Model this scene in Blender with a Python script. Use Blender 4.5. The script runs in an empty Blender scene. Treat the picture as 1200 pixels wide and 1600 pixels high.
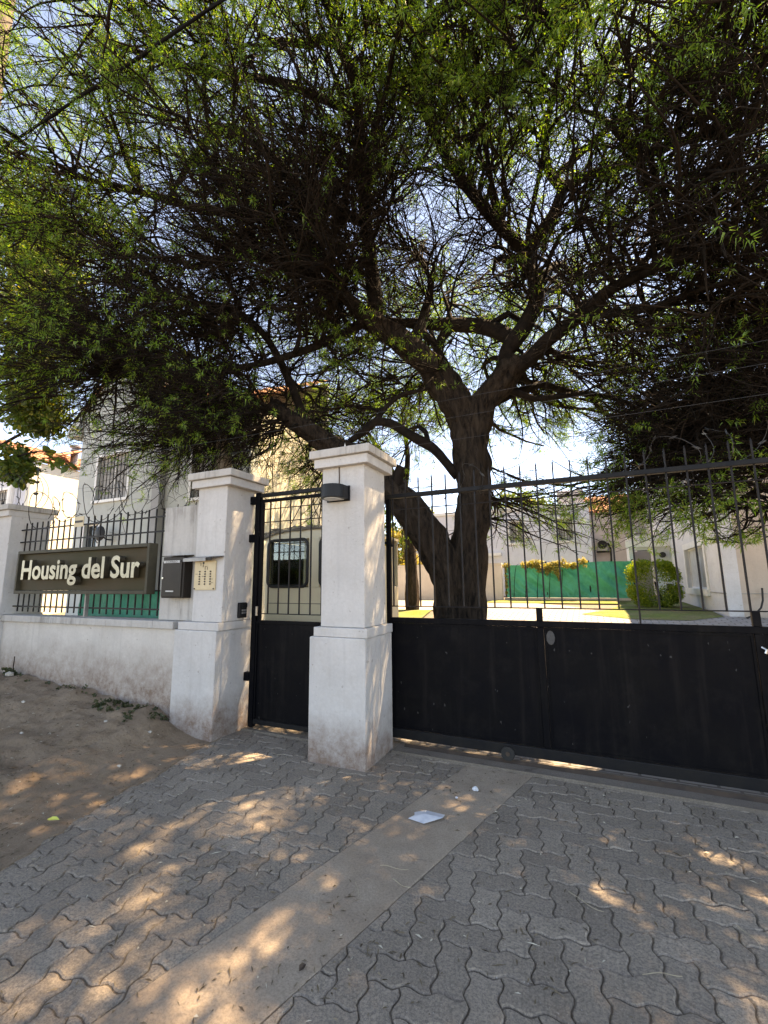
import bpy, bmesh, math, random
import numpy as np
from mathutils import Vector, Matrix
R = math.radians
random.seed(7)
scene = bpy.context.scene
col = scene.collection

# ------------------------------------------------------------------ camera, sky, sun, exposure
cd = bpy.data.cameras.new('camera')
cd.sensor_fit = 'VERTICAL'; cd.sensor_height = 32.0; cd.lens = 32.0 * 686.2 / 1600.0
cd.clip_start = 0.05; cd.clip_end = 2000
cam = bpy.data.objects.new('camera', cd); col.objects.link(cam)
PITCH, ROLL, YAW = 0.15857, -0.0098, 0.42904
fwd = Vector((-math.sin(YAW)*math.cos(PITCH), math.cos(YAW)*math.cos(PITCH), math.sin(PITCH)))
rt = Vector((math.cos(YAW), math.sin(YAW), 0)); upv = rt.cross(fwd)
r2 = math.cos(ROLL)*rt + math.sin(ROLL)*upv; u2 = -math.sin(ROLL)*rt + math.cos(ROLL)*upv
cam.matrix_world = Matrix(((r2.x, u2.x, -fwd.x, 0), (r2.y, u2.y, -fwd.y, 0), (r2.z, u2.z, -fwd.z, 1.55), (0, 0, 0, 1)))
scene.camera = cam

SUN_EL, SUN_AZ = R(62), R(39)
world = bpy.data.worlds.new('World'); scene.world = world; world.use_nodes = True
wn = world.node_tree.nodes; wl = world.node_tree.links
sky = wn.new('ShaderNodeTexSky'); sky.sky_type = 'NISHITA'; sky.sun_disc = False
sky.sun_elevation = SUN_EL; sky.sun_rotation = SUN_AZ; sky.altitude = 300; sky.air_density = 0.5; sky.dust_density = 0.1; sky.ozone_density = 5.0
wl.new(sky.outputs['Color'], wn['Background'].inputs['Color']); wn['Background'].inputs['Strength'].default_value = 0.15

sd = bpy.data.lights.new('sun', 'SUN'); sd.energy = 3.5; sd.angle = R(0.53); sd.color = (1.0, 0.96, 0.90)
sun = bpy.data.objects.new('sun', sd); col.objects.link(sun)
sdir = Vector((math.sin(SUN_AZ)*math.cos(SUN_EL), math.cos(SUN_AZ)*math.cos(SUN_EL), math.sin(SUN_EL)))
sun.rotation_euler = sdir.to_track_quat('Z', 'Y').to_euler()
sun.location = (6, 6, 20)

scene.view_settings.view_transform = 'Standard'; scene.view_settings.look = 'None'
scene.view_settings.gamma = 1; scene.view_settings.use_curve_mapping = False
scene.view_settings.exposure = 2.74
scene.view_settings.use_white_balance = True; scene.view_settings.white_balance_temperature = 13200; scene.view_settings.white_balance_tint = 16
scene.render.engine = 'CYCLES'
scene.cycles.max_bounces = 8; scene.cycles.diffuse_bounces = 4; scene.cycles.transparent_max_bounces = 8

# ------------------------------------------------------------------ helpers
def tag(o, label=None, cat=None, group=None, kind=None):
    if label: o['label'] = label
    if cat: o['category'] = cat
    if group: o['group'] = group
    if kind: o['kind'] = kind
    return o

def empty(name, loc, label=None, cat=None, group=None):
    o = bpy.data.objects.new(name, None); col.objects.link(o)
    o.location = loc; o.empty_display_size = 0.2
    return tag(o, label, cat, group)

def wloc(o):
    v = Vector(o.location)
    while o.parent: o = o.parent; v += Vector(o.location)
    return v

def link(name, me, m, parent=None, loc=(0, 0, 0)):
    o = bpy.data.objects.new(name, me); col.objects.link(o)
    if m is not None and not me.materials:
        for mm in (m if isinstance(m, (list, tuple)) else [m]): me.materials.append(mm)
    o.location = loc
    if parent: o.parent = parent
    return o

class MB:
    """collects shapes in world coordinates, links them as ONE mesh object"""
    def __init__(s): s.v = []; s.f = []; s.mi = []
    def add(s, vs, fs, mi=0):
        b = len(s.v); s.v += [tuple(p) for p in vs]; s.f += [tuple(b+i for i in f) for f in fs]; s.mi += [mi]*len(fs)
        return s
    def box(s, x0, x1, y0, y1, z0, z1, mi=0):
        v = [(x0,y0,z0),(x1,y0,z0),(x1,y1,z0),(x0,y1,z0),(x0,y0,z1),(x1,y0,z1),(x1,y1,z1),(x0,y1,z1)]
        return s.add(v, [(0,3,2,1),(4,5,6,7),(0,1,5,4),(1,2,6,5),(2,3,7,6),(3,0,4,7)], mi)
    def prism(s, pts, d, mi=0):
        """closed polygon pts (3D) extruded by vector d"""
        n = len(pts); a = [Vector(p) for p in pts]; b = [p+Vector(d) for p in a]
        return s.add(a+b, [tuple(range(n))[::-1], tuple(range(n, 2*n))] + [(i,(i+1)%n,n+(i+1)%n,n+i) for i in range(n)], mi)
    def tube(s, pts, r, n=8, cap=True, mi=0):
        pts = [Vector(p) for p in pts]; k = len(pts)
        rr = r if isinstance(r, (list, tuple)) else [r]*k
        t0 = (pts[1]-pts[0]).normalized()
        a = t0.orthogonal().normalized(); V = []
        for i in range(k):
            t = (pts[min(i+1,k-1)]-pts[max(i-1,0)]).normalized()
            a = (a - t*a.dot(t)).normalized(); b = t.cross(a)
            for j in range(n):
                an = 2*math.pi*j/n
                V.append(pts[i] + (a*math.cos(an)+b*math.sin(an))*rr[i])
        F = [(i*n+j, i*n+(j+1)%n, (i+1)*n+(j+1)%n, (i+1)*n+j) for i in range(k-1) for j in range(n)]
        if cap: F += [tuple(range(n))[::-1], tuple((k-1)*n+j for j in range(n))]
        return s.add(V, F, mi)
    def build(s, name, m, parent=None, bevel=0, smooth=False, seg=2):
        off = wloc(parent) if parent else Vector((0,0,0))
        me = bpy.data.meshes.new(name)
        loc = Vector((0,0,0))
        if not parent:
            xs = [p[0] for p in s.v]; ys = [p[1] for p in s.v]; zs = [p[2] for p in s.v]
            loc = Vector(((min(xs)+max(xs))/2, (min(ys)+max(ys))/2, min(zs))); off = loc
        me.from_pydata([(p[0]-off.x, p[1]-off.y, p[2]-off.z) for p in s.v], [], s.f)
        o = link(name, me, m, parent, loc)
        me.polygons.foreach_set('material_index', s.mi)
        if smooth: me.polygons.foreach_set('use_smooth', [True]*len(me.polygons))
        me.update()
        if bevel:
            b = o.modifiers.new('edge', 'BEVEL'); b.width = bevel; b.segments = seg; b.limit_method = 'ANGLE'
        return o

def np_mesh(name, verts, quads, tris=None):
    me = bpy.data.meshes.new(name)
    nq = len(quads); nt = 0 if tris is None else len(tris)
    me.vertices.add(len(verts)); me.vertices.foreach_set('co', np.asarray(verts, np.float32).ravel())
    loops = np.asarray(quads, np.int32).ravel()
    if nt: loops = np.concatenate([loops, np.asarray(tris, np.int32).ravel()])
    me.loops.add(len(loops)); me.loops.foreach_set('vertex_index', loops)
    st = np.arange(nq)*4
    if nt: st = np.concatenate([st, nq*4+np.arange(nt)*3])
    me.polygons.add(nq+nt); me.polygons.foreach_set('loop_start', st.astype(np.int32))
    me.update(calc_edges=True)
    return me

# ------------------------------------------------------------------ materials
class NT:
    def __init__(s, name):
        s.m = bpy.data.materials.new(name); s.m.use_nodes = True
        s.n = s.m.node_tree.nodes; s.l = s.m.node_tree.links; s.b = s.n['Principled BSDF']
    def node(s, t, **kw):
        x = s.n.new(t)
        for k, v in kw.items():
            if k in x.inputs: x.inputs[k].default_value = v
            else: setattr(x, k, v)
        return x
    def geo(s):
        if not hasattr(s, '_g'): s._g = s.n.new('ShaderNodeNewGeometry')
        return s._g
    def pos(s): return s.geo().outputs['Position']
    def noise(s, scale, detail=4, rough=.6, vec=None, dist=0):
        x = s.node('ShaderNodeTexNoise'); x.inputs['Scale'].default_value = scale; x.inputs['Detail'].default_value = detail
        x.inputs['Roughness'].default_value = rough; x.inputs['Distortion'].default_value = dist
        s.l.new(vec or s.pos(), x.inputs['Vector']); return x.outputs['Fac']
    def stretch(s, sx, sy, sz):
        x = s.node('ShaderNodeVectorMath', operation='MULTIPLY'); x.inputs[1].default_value = (sx, sy, sz)
        s.l.new(s.pos(), x.inputs[0]); return x.outputs[0]
    def ramp(s, fac, a, b, ca=(0,0,0,1), cb=(1,1,1,1)):
        x = s.node('ShaderNodeValToRGB'); e = x.color_ramp.elements
        e[0].position = a; e[1].position = b; e[0].color = ca; e[1].color = cb
        s.l.new(fac, x.inputs[0]); return x.outputs[0]
    def mix(s, fac, a, b, mode='MIX'):
        x = s.node('ShaderNodeMixRGB', blend_type=mode)
        for i, v in ((0, fac), (1, a), (2, b)):
            if isinstance(v, (int, float)): x.inputs[i].default_value = v
            elif isinstance(v, tuple): x.inputs[i].default_value = v if len(v) == 4 else v+(1,)
            else: s.l.new(v, x.inputs[i])
        return x.outputs[0]
    def math(s, op, a, b=0.0):
        x = s.node('ShaderNodeMath', operation=op)
        for i, v in ((0, a), (1, b)):
            if isinstance(v, (int, float)): x.inputs[i].default_value = v
            else: s.l.new(v, x.inputs[i])
        return x.outputs[0]
    def z(s):
        x = s.node('ShaderNodeSeparateXYZ'); s.l.new(s.pos(), x.inputs[0]); return x.outputs
    def color(s, c):
        if isinstance(c, tuple): s.b.inputs['Base Color'].default_value = c if len(c) == 4 else c+(1,)
        else: s.l.new(c, s.b.inputs['Base Color'])
    def bump(s, h, strength=.4, dist=.01):
        x = s.node('ShaderNodeBump'); x.inputs['Strength'].default_value = strength; x.inputs['Distance'].default_value = dist
        if s.b.inputs['Normal'].is_linked: s.l.new(s.b.inputs['Normal'].links[0].from_socket, x.inputs['Normal'])
        s.l.new(h, x.inputs['Height']); s.l.new(x.outputs[0], s.b.inputs['Normal'])
    def set(s, rough=.8, metal=0, spec=.5):
        s.b.inputs['Roughness'].default_value = rough; s.b.inputs['Metallic'].default_value = metal
        s.b.inputs['Specular IOR Level'].default_value = spec; return s.m

def simple(name, c1, c2=None, scale=8, rough=.7, bump=0, bscale=60, metal=0, spec=.5, bdist=.004):
    t = NT(name)
    if c2: t.color(t.mix(t.ramp(t.noise(scale), .35, .7), c1, c2))
    else: t.color(c1)
    if bump: t.bump(t.noise(bscale, 6, .7), bump, bdist)
    return t.set(rough, metal, spec)

def plaster(name, base, dirt=True, streak=.0, dz0=.06, dz1=.55, dirtcol=(.19,.115,.08)):
    t = NT(name)
    big = t.ramp(t.noise(1.7, 5), .3, .75)
    c = t.mix(big, tuple(x*.86 for x in base), tuple(x*1.06 for x in base))
    fine = t.ramp(t.noise(35, 6, .7), .35, .75)
    c = t.mix(t.math('MULTIPLY', fine, .34), c, tuple(x*.66 for x in base))
    # vertical rain streaks
    st = t.ramp(t.noise(1.0, 5, .65, t.stretch(17, 17, .9)), .52, .78)
    c = t.mix(t.math('MULTIPLY', st, .16+streak), c, tuple(x*.45 for x in base))
    if streak > .2:
        st2 = t.ramp(t.noise(1.0, 6, .75, t.stretch(11, 11, 1.1), .4), .46, .74)
        c = t.mix(t.math('MULTIPLY', st2, t.math('MULTIPLY', t.ramp(t.noise(2.1, 4), .42, .6), .8)), c, (.12,.105,.09))
    # scuffs and flaked spots
    sp = t.ramp(t.noise(21, 2, .5), .70, .74)
    c = t.mix(t.math('MULTIPLY', sp, .6), c, (.28,.25,.22))
    blot = t.ramp(t.noise(4.3, 7, .75), .52, .72)
    c = t.mix(t.math('MULTIPLY', blot, .38), c, tuple(x*k for x, k in zip(base, (.72,.68,.62))))
    if dirt:
        zz = t.z()['Z']
        h = t.math('ADD', zz, t.math('MULTIPLY', t.math('SUBTRACT', t.noise(3.5, 6, .7), .5), .55))
        d = t.ramp(h, dz0, dz1, (1,1,1,1), (0,0,0,1))
        spk = t.math('MULTIPLY', d, t.math('ADD', .25, t.math('MULTIPLY', t.ramp(t.noise(9, 7, .8), .26, .70), .85)))
        c = t.mix(t.math('MINIMUM', spk, .92), c, dirtcol)
    t.color(c)
    t.bump(t.noise(6, 5), .35, .03); t.bump(t.noise(60, 6, .75), .4, .006)
    return t.set(.88, 0, .25)

M = {}
M['pillar'] = plaster('pillar_plaster', (.57,.55,.525), True, .08, .10, .45)
M['wall'] = plaster('boundary_plaster', (.59,.55,.50), True, .10, .35, .9)
M['cap'] = plaster('cap_plaster', (.50,.475,.44), False, .45)
M['house_left'] = plaster('house_plaster_shaded', (.47,.50,.475), False)  # grey green has the tree shade painted in; the sunlit side wall is cream
M['house_right'] = plaster('house_plaster_white', (.68,.68,.69), False)
M['house_beige'] = plaster('house_plaster_beige', (.60,.50,.42), False)
M['house_blue'] = plaster('house_plaster_pale', (.66,.68,.74), False)
M['inner_wall'] = plaster('inner_wall_plaster', (.56,.53,.52), True, .1, .5, 1.3, (.42,.36,.32))
M['white_frame'] = simple('white_paint', (.78,.77,.74), (.66,.65,.62), 6, .5, .1, 60)

def black_paint():
    t = NT('black_gate_paint')
    c = t.mix(t.ramp(t.noise(2.2, 6, .7), .35, .75), (.003,.0033,.005), (.006,.0058,.006))
    st = t.ramp(t.noise(1.0, 4, .6, t.stretch(14, 14, .8)), .52, .75)
    c = t.mix(t.math('MULTIPLY', st, .35), c, (.024,.020,.018))
    sc = t.ramp(t.noise(26, 2, .5, t.stretch(1, 1, .5)), .735, .75)
    c = t.mix(t.math('MULTIPLY', sc, .35), c, (.12,.115,.11))
    dust = t.ramp(t.noise(5, 6, .8), .5, .8)
    c = t.mix(t.math('MULTIPLY', dust, .07), c, (.10,.085,.07))
    t.color(c); t.bump(t.noise(3, 3), .12, .02); t.bump(t.noise(150, 3), .12, .002)
    m = t.set(.5, 0, .06)
    t.l.new(t.ramp(t.noise(9, 5), .3, .8, (.42,.42,.42,1), (.66,.66,.66,1)), t.b.inputs['Roughness'])
    return m
M['black'] = black_paint()
M['rail'] = simple('dark_steel_rail', (.008,.009,.011), (.016,.015,.014), 9, .5, .2, 90, spec=.15)
M['bar'] = simple('dark_steel_bar', (.010,.010,.012), (.022,.018,.016), 20, .55, .2, 120, spec=.2)
M['wire'] = simple('weathered_wire', (.05,.05,.05), (.03,.028,.026), 30, .45, 0, metal=.6)
M['cable'] = simple('black_cable', (.006,.006,.007), rough=.8, spec=.1)
M['rubber'] = simple('black_rubber', (.012,.012,.012), rough=.55)

def paver_mat():
    t = NT('concrete_paver')
    oi = t.n.new('ShaderNodeObjectInfo')
    base = t.mix(oi.outputs['Random'], (.35,.282,.220), (.49,.402,.316))
    big = t.ramp(t.noise(.9, 5, .65), .35, .72)
    c = t.mix(t.math('MULTIPLY', big, .55), base, (.175,.130,.090))
    mid = t.ramp(t.noise(42, 5, .75), .40, .66)
    c = t.mix(t.math('MULTIPLY', mid, .38), c, (.125,.108,.090))
    fine = t.ramp(t.noise(85, 3, .9), .42, .62)
    c = t.mix(t.math('MULTIPLY', fine, .62), c, (.085,.078,.072))
    spk = t.ramp(t.noise(120, 2, .5), .695, .73)
    c = t.mix(t.math('MULTIPLY', spk, .75), c, (.46,.43,.38))
    blot = t.ramp(t.noise(9, 6, .7), .58, .78)
    c = t.mix(t.math('MULTIPLY', blot, .35), c, (.09,.08,.07))
    t.color(c); t.bump(t.noise(18, 5), .35, .012); t.bump(t.noise(95, 5, .85), .8, .006)
    return t.set(.86, 0, .3)
M['paver'] = paver_mat()
def concrete(name, a, b, stain):
    t = NT(name)
    c = t.mix(t.ramp(t.noise(2.3, 6, .7), .3, .75), a, b)
    c = t.mix(t.math('MULTIPLY', t.ramp(t.noise(1.3, 4), .5, .72), .6), c, stain)
    c = t.mix(t.math('MULTIPLY', t.ramp(t.noise(85, 3, .9), .42, .64), .52), c, tuple(x*.42 for x in a))
    c = t.mix(t.math('MULTIPLY', t.ramp(t.noise(7, 6, .75), .5, .7), .4), c, tuple(x*.6 for x in a))
    vo = t.node('ShaderNodeTexVoronoi', feature='DISTANCE_TO_EDGE'); vo.inputs['Scale'].default_value = .9
    wp = t.node('ShaderNodeVectorMath', operation='ADD'); nz_ = t.node('ShaderNodeTexNoise'); nz_.inputs['Scale'].default_value = 5; t.l.new(t.pos(), nz_.inputs['Vector'])
    sc_ = t.node('ShaderNodeVectorMath', operation='SCALE'); sc_.inputs['Scale'].default_value = .22; t.l.new(nz_.outputs['Color'], sc_.inputs[0]); t.l.new(t.pos(), wp.inputs[0]); t.l.new(sc_.outputs[0], wp.inputs[1]); t.l.new(wp.outputs[0], vo.inputs['Vector'])
    crk = t.ramp(vo.outputs['Distance'], .002, .007, (1,1,1,1), (0,0,0,1))
    c = t.mix(t.math('MULTIPLY', crk, t.ramp(t.noise(1.9, 2), .48, .56)), c, tuple(x*.28 for x in a))
    c = t.mix(t.math('MULTIPLY', t.ramp(t.noise(210, 2), .70, .75), .5), c, (.42,.39,.35))
    t.color(c); t.bump(t.noise(10, 5), .3, .014); t.bump(t.noise(95, 5, .85), .8, .006)
    return t.set(.88, 0, .3)
M['strip'] = concrete('worn_concrete', (.37,.285,.215), (.48,.385,.295), (.30,.205,.14))
M['track'] = concrete('track_concrete', (.19,.158,.128), (.26,.218,.175), (.12,.085,.06))
M['sand'] = concrete('joint_sand', (.14,.112,.086), (.20,.16,.125), (.10,.08,.06))
def dirt_mat(name, a, b, c3):
    t = NT(name)
    c = t.mix(t.ramp(t.noise(1.6, 8, .72), .3, .72), a, b)
    c = t.mix(t.math('MULTIPLY', t.ramp(t.noise(4.5, 7, .75), .52, .72), .7), c, c3)
    c = t.mix(t.math('MULTIPLY', t.ramp(t.noise(120, 4, .8), .40, .7), .45), c, tuple(x*.45 for x in a))
    c = t.mix(t.math('MULTIPLY', t.ramp(t.noise(75, 2), .72, .76), .55), c, (.40,.35,.29))
    t.color(c); t.bump(t.noise(6, 8, .75), .8, .07); t.bump(t.noise(120, 6, .8), .8, .010)
    return t.set(.95, 0, .2)
M['dirt'] = dirt_mat('dry_dirt', (.31,.215,.145), (.42,.305,.215), (.14,.095,.062))
M['ground'] = dirt_mat('street_ground', (.16,.135,.11), (.22,.185,.15), (.12,.095,.075))

def grass_mat(name, a, b, c3):
    t = NT(name)
    c = t.mix(t.ramp(t.noise(1.2, 5, .7), .3, .7), a, b)
    c = t.mix(t.math('MULTIPLY', t.ramp(t.noise(1.1, 6, .7), .42, .62), .85), c, c3)
    c = t.mix(t.math('MULTIPLY', t.ramp(t.noise(22, 5, .8), .4, .65), .45), c, (.05,.06,.02))
    t.color(c); t.bump(t.noise(60, 5, .8), .8, .03)
    return t.set(.9, 0, .2)
M['lawn'] = grass_mat('lawn', (.10,.15,.03), (.17,.22,.05), (.24,.19,.11))
M['drypath'] = concrete('pale_path', (.34,.29,.26), (.42,.37,.33), (.30,.25,.2))

def inner_paving():
    t = NT('inner_paving')
    br = t.node('ShaderNodeTexBrick'); br.inputs['Scale'].default_value = 1.0
    br.inputs['Brick Width'].default_value = .26; br.inputs['Row Height'].default_value = .13; br.inputs['Mortar Size'].default_value = .012
    br.inputs['Color1'].default_value = (.25,.235,.225,1); br.inputs['Color2'].default_value = (.31,.29,.28,1); br.inputs['Mortar'].default_value = (.10,.09,.08,1)
    t.l.new(t.pos(), br.inputs['Vector'])
    c = t.mix(t.math('MULTIPLY', t.ramp(t.noise(.8, 5), .4, .7), .35), br.outputs['Color'], (.30,.25,.20))
    t.color(c); t.bump(t.noise(60, 4), .3, .01)
    return t.set(.85, 0, .3)
M['paving_in'] = inner_paving()

def bark():
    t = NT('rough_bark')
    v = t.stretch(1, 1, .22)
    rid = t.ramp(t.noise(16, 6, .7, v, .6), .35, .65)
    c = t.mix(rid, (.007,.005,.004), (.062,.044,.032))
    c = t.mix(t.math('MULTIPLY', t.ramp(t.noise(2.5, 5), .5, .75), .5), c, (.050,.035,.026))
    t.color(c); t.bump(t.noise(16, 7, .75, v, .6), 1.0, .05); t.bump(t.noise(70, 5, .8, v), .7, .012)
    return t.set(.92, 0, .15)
M['bark'] = bark()
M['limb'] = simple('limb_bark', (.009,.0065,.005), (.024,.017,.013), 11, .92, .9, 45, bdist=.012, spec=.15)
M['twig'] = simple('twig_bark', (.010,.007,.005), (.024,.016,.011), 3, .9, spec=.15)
M['pale_bark'] = simple('peeling_bark', (.40,.34,.27), (.20,.16,.12), 13, .9, .9, 40, bdist=.012)
M['dry_twig'] = simple('straw', (.48,.40,.28), (.36,.29,.20), 20, .8)

def leaf(name, a, b, c3=None, trans=.5):
    t = NT(name)
    g = t.geo()
    c = t.mix(g.outputs['Random Per Island'], a, b)
    if c3:
        pw = t.ramp(g.outputs['Random Per Island'], .82, .9)
        c = t.mix(pw, c, c3)
    t.n.remove(t.b)
    d = t.n.new('ShaderNodeBsdfDiffuse'); tr = t.n.new('ShaderNodeBsdfTranslucent'); gl = t.n.new('ShaderNodeBsdfGlossy')
    gl.inputs['Roughness'].default_value = .45; gl.inputs['Color'].default_value = (.6,.6,.6,1)
    t.l.new(c, d.inputs['Color']); t.l.new(t.mix(1.0, c, (1.5,1.35,.7), 'MULTIPLY'), tr.inputs['Color'])
    m1 = t.n.new('ShaderNodeMixShader'); m1.inputs[0].default_value = trans
    m2 = t.n.new('ShaderNodeMixShader'); m2.inputs[0].default_value = .05
    t.l.new(d.outputs[0], m1.inputs[1]); t.l.new(tr.outputs[0], m1.inputs[2])
    t.l.new(m1.outputs[0], m2.inputs[1]); t.l.new(gl.outputs[0], m2.inputs[2])
    t.l.new(m2.outputs[0], t.n['Material Output'].inputs['Surface'])
    return t.m
M['leaf'] = leaf('feathery_leaf', (.085,.205,.030), (.17,.32,.045), (.25,.32,.07), .6)
M['broadleaf'] = leaf('broad_leaf', (.055,.105,.025), (.12,.18,.04), (.22,.22,.05))
M['hedge_leaf'] = leaf('hedge_leaf', (.09,.17,.015), (.20,.28,.028), (.33,.38,.05), .42)
M['vine_leaf'] = leaf('vine_leaf', (.26,.24,.08), (.40,.34,.14), (.16,.20,.05), .4)
M['bush_leaf'] = leaf('bush_leaf', (.24,.22,.06), (.34,.26,.10), (.16,.20,.05), .45)
M['weed_leaf'] = leaf('weed_leaf', (.05,.065,.03), (.09,.10,.05), None, .3)

def glass(name, c=(.02,.025,.028), rough=.06):
    return simple(name, c, rough=rough, spec=.8)
M['glass'] = glass('dark_glass')
def clear_glass(name, tint=(.75,.8,.78)):
    t = NT(name); t.n.remove(t.b)
    tr = t.n.new('ShaderNodeBsdfTransparent'); tr.inputs[0].default_value = tint+(1,)
    gl = t.n.new('ShaderNodeBsdfGlossy'); gl.inputs['Roughness'].default_value = .03
    fr = t.n.new('ShaderNodeFresnel'); fr.inputs[0].default_value = 1.5
    ms = t.n.new('ShaderNodeMixShader')
    t.l.new(fr.outputs[0], ms.inputs[0]); t.l.new(tr.outputs[0], ms.inputs[1]); t.l.new(gl.outputs[0], ms.inputs[2])
    t.l.new(ms.outputs[0], t.n['Material Output'].inputs['Surface']); return t.m
M['clear'] = clear_glass('van_glass')
M['shutter'] = simple('grey_blind', (.30,.29,.27), (.36,.35,.33), 5, .7)
M['curtain'] = simple('curtain', (.42,.43,.42), (.55,.55,.54), 9, .9)
def tarp_mat():
    t = NT('green_shade_cloth')
    c = t.mix(t.ramp(t.noise(3, 5, .65), .3, .7), (.004,.30,.19), (.015,.42,.29))
    c = t.mix(t.math('MULTIPLY', t.ramp(t.noise(2.2, 3, .6, t.stretch(1,1,.5), 1.0), .60, .72), .4), c, (.12,.42,.30))
    t.color(c); t.bump(t.noise(4, 4, .6, t.stretch(1.4,1,.6), 1.5), .6, .08)
    return t.set(.55, 0, .4)
M['tarp'] = tarp_mat()
def tile_mat():
    t = NT('terracotta_tile')
    oi = t.geo()
    c = t.mix(oi.outputs['Random Per Island'], (.36,.17,.10), (.48,.26,.17))
    c = t.mix(t.math('MULTIPLY', t.ramp(t.noise(6, 5), .5, .75), .5), c, (.28,.13,.08))
    t.color(c); return t.set(.85, 0, .25)
M['tile'] = tile_mat()
M['van'] = simple('cream_paint', (.74,.63,.43), (.66,.56,.38), 2, .42, .05, 30, spec=.5)
M['van_roof'] = simple('dusty_roof', (.30,.26,.20), (.14,.115,.09), 7, .85, .7, 40, bdist=.01)
M['grey_metal'] = simple('grey_metal', (.20,.20,.20), (.28,.27,.26), 8, .45, .1, 60, metal=.4)
M['chrome'] = simple('bare_metal', (.60,.58,.54), rough=.3, metal=1)
M['sign_panel'] = simple('bronze_sheet', (.046,.042,.020), (.070,.048,.028), 1.6, .6, .08, 20, metal=.05, spec=.12)
M['sign_frame'] = simple('bronze_frame', (.055,.050,.034), (.080,.070,.050), 6, .6, .1, 50, metal=.05, spec=.15)
M['letter_face'] = simple('brushed_brass', (.40,.36,.265), (.30,.265,.19), 9, .38, .08, 80, metal=.35)
M['letter_side'] = simple('tarnished_brass', (.060,.050,.036), (.10,.082,.056), 14, .5, .1, 60, metal=.4)
M['mailbox'] = simple('dark_brown_box', (.016,.012,.010), (.026,.020,.016), 5, .45, .08, 60, spec=.2)
M['label'] = simple('pale_label', (.50,.50,.48), (.36,.36,.35), 60, .5)
M['plate'] = simple('yellowed_plate', (.60,.47,.29), (.52,.40,.24), 9, .5, .1, 60)
M['ink'] = simple('dark_print', (.025,.022,.02), rough=.6)
M['lamp'] = simple('black_lamp', (.008,.0085,.010), rough=.42, spec=.25)
M['lampglass'] = simple('frosted_glass', (.45,.45,.43), rough=.4)
M['wood'] = simple('weathered_pole', (.065,.042,.028), (.04,.028,.02), 4, .9, .6, 25)
M['paper'] = simple('crumpled_paper', (.66,.68,.70), (.46,.51,.57), 14, .7, .5, 40)
M['rust'] = simple('rusty_steel', (.085,.055,.038), (.05,.036,.028), 12, .8, .5, 60, metal=.2)
M['litter'] = leaf('dry_litter', (.07,.05,.033), (.26,.20,.13), (.55,.50,.40), .1)
M['stone'] = simple('pale_stone', (.50,.46,.40), (.36,.32,.27), 30, .9, .4, 60)
M['brass_dot'] = M['chrome']
# ------------------------------------------------------------------ ground, terrain
def zin(Y): return float(np.interp(Y, [4.4, 12, 18, 90], [0, .74, .85, 1.3]))
g = MB(); g.box(-400, 400, -400, 400, -1.2, -.045)
tag(g.build('ground', M['ground']), kind='structure')

def sheet(name, poly_rows, m, dz=0.0, kind='structure'):
    """rows of (Y, x0, x1): a sheet lying on the inner terrain"""
    v = []; f = []
    n = 13
    rows = []
    for (Ya, a0, a1), (Yb, b0, b1) in zip(poly_rows, poly_rows[1:]):
        cuts = sorted(set([Ya, Yb] + [k for k in (4.4, 12, 18) if Ya < k < Yb] + list(np.linspace(Ya, Yb, 5))))
        for Y in cuts:
            t = (Y-Ya)/(Yb-Ya); r = (Y, a0+(b0-a0)*t, a1+(b1-a1)*t)
            if not rows or abs(rows[-1][0]-Y) > 1e-6: rows.append(r)
    for Y, x0, x1 in rows:
        for i in range(n): v.append((x0+(x1-x0)*i/(n-1), Y, zin(Y)+dz))
    for r in range(len(rows)-1):
        for i in range(n-1):
            a = r*n+i; f.append((a, a+1, a+n+1, a+n))
    b = MB(); b.add(v, f)
    return tag(b.build(name, m), kind=kind)
sheet('yard', [(4.25,-60,60),(12,-60,60),(18,-60,60),(90,-120,120)], M['ground'], -.03)
sheet('inner_driveway', [(4.26,-2.6,5.0),(9,-3.6,3.2),(11.6,-3.4,6.5),(12.0,-3.2,2.70),(12.9,-3.0,.2),(14.6,-3.1,-.6),(15.6,-3.3,-1.6)], M['paving_in'], .004)
sheet('pale_path', [(12.3,-10,-4.1),(16.6,-10,-3.9)], M['drypath'], .004)
sheet('lawn', [(6.6,-5.2,-3.0),(9,-6.5,-3.7),(12.2,-7.2,-4.1)], M['lawn'], .012)
sheet('lawn', [(11.36,.9,1.9),(11.9,-.2,2.6),(13.0,.3,2.68),(14.4,.7,2.68),(17.0,.9,2.68)], M['lawn'], .012)
sheet('lawn', [(15.7,-3.4,1.0),(17.4,-3.2,1.3)], M['lawn'], .012)

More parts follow.
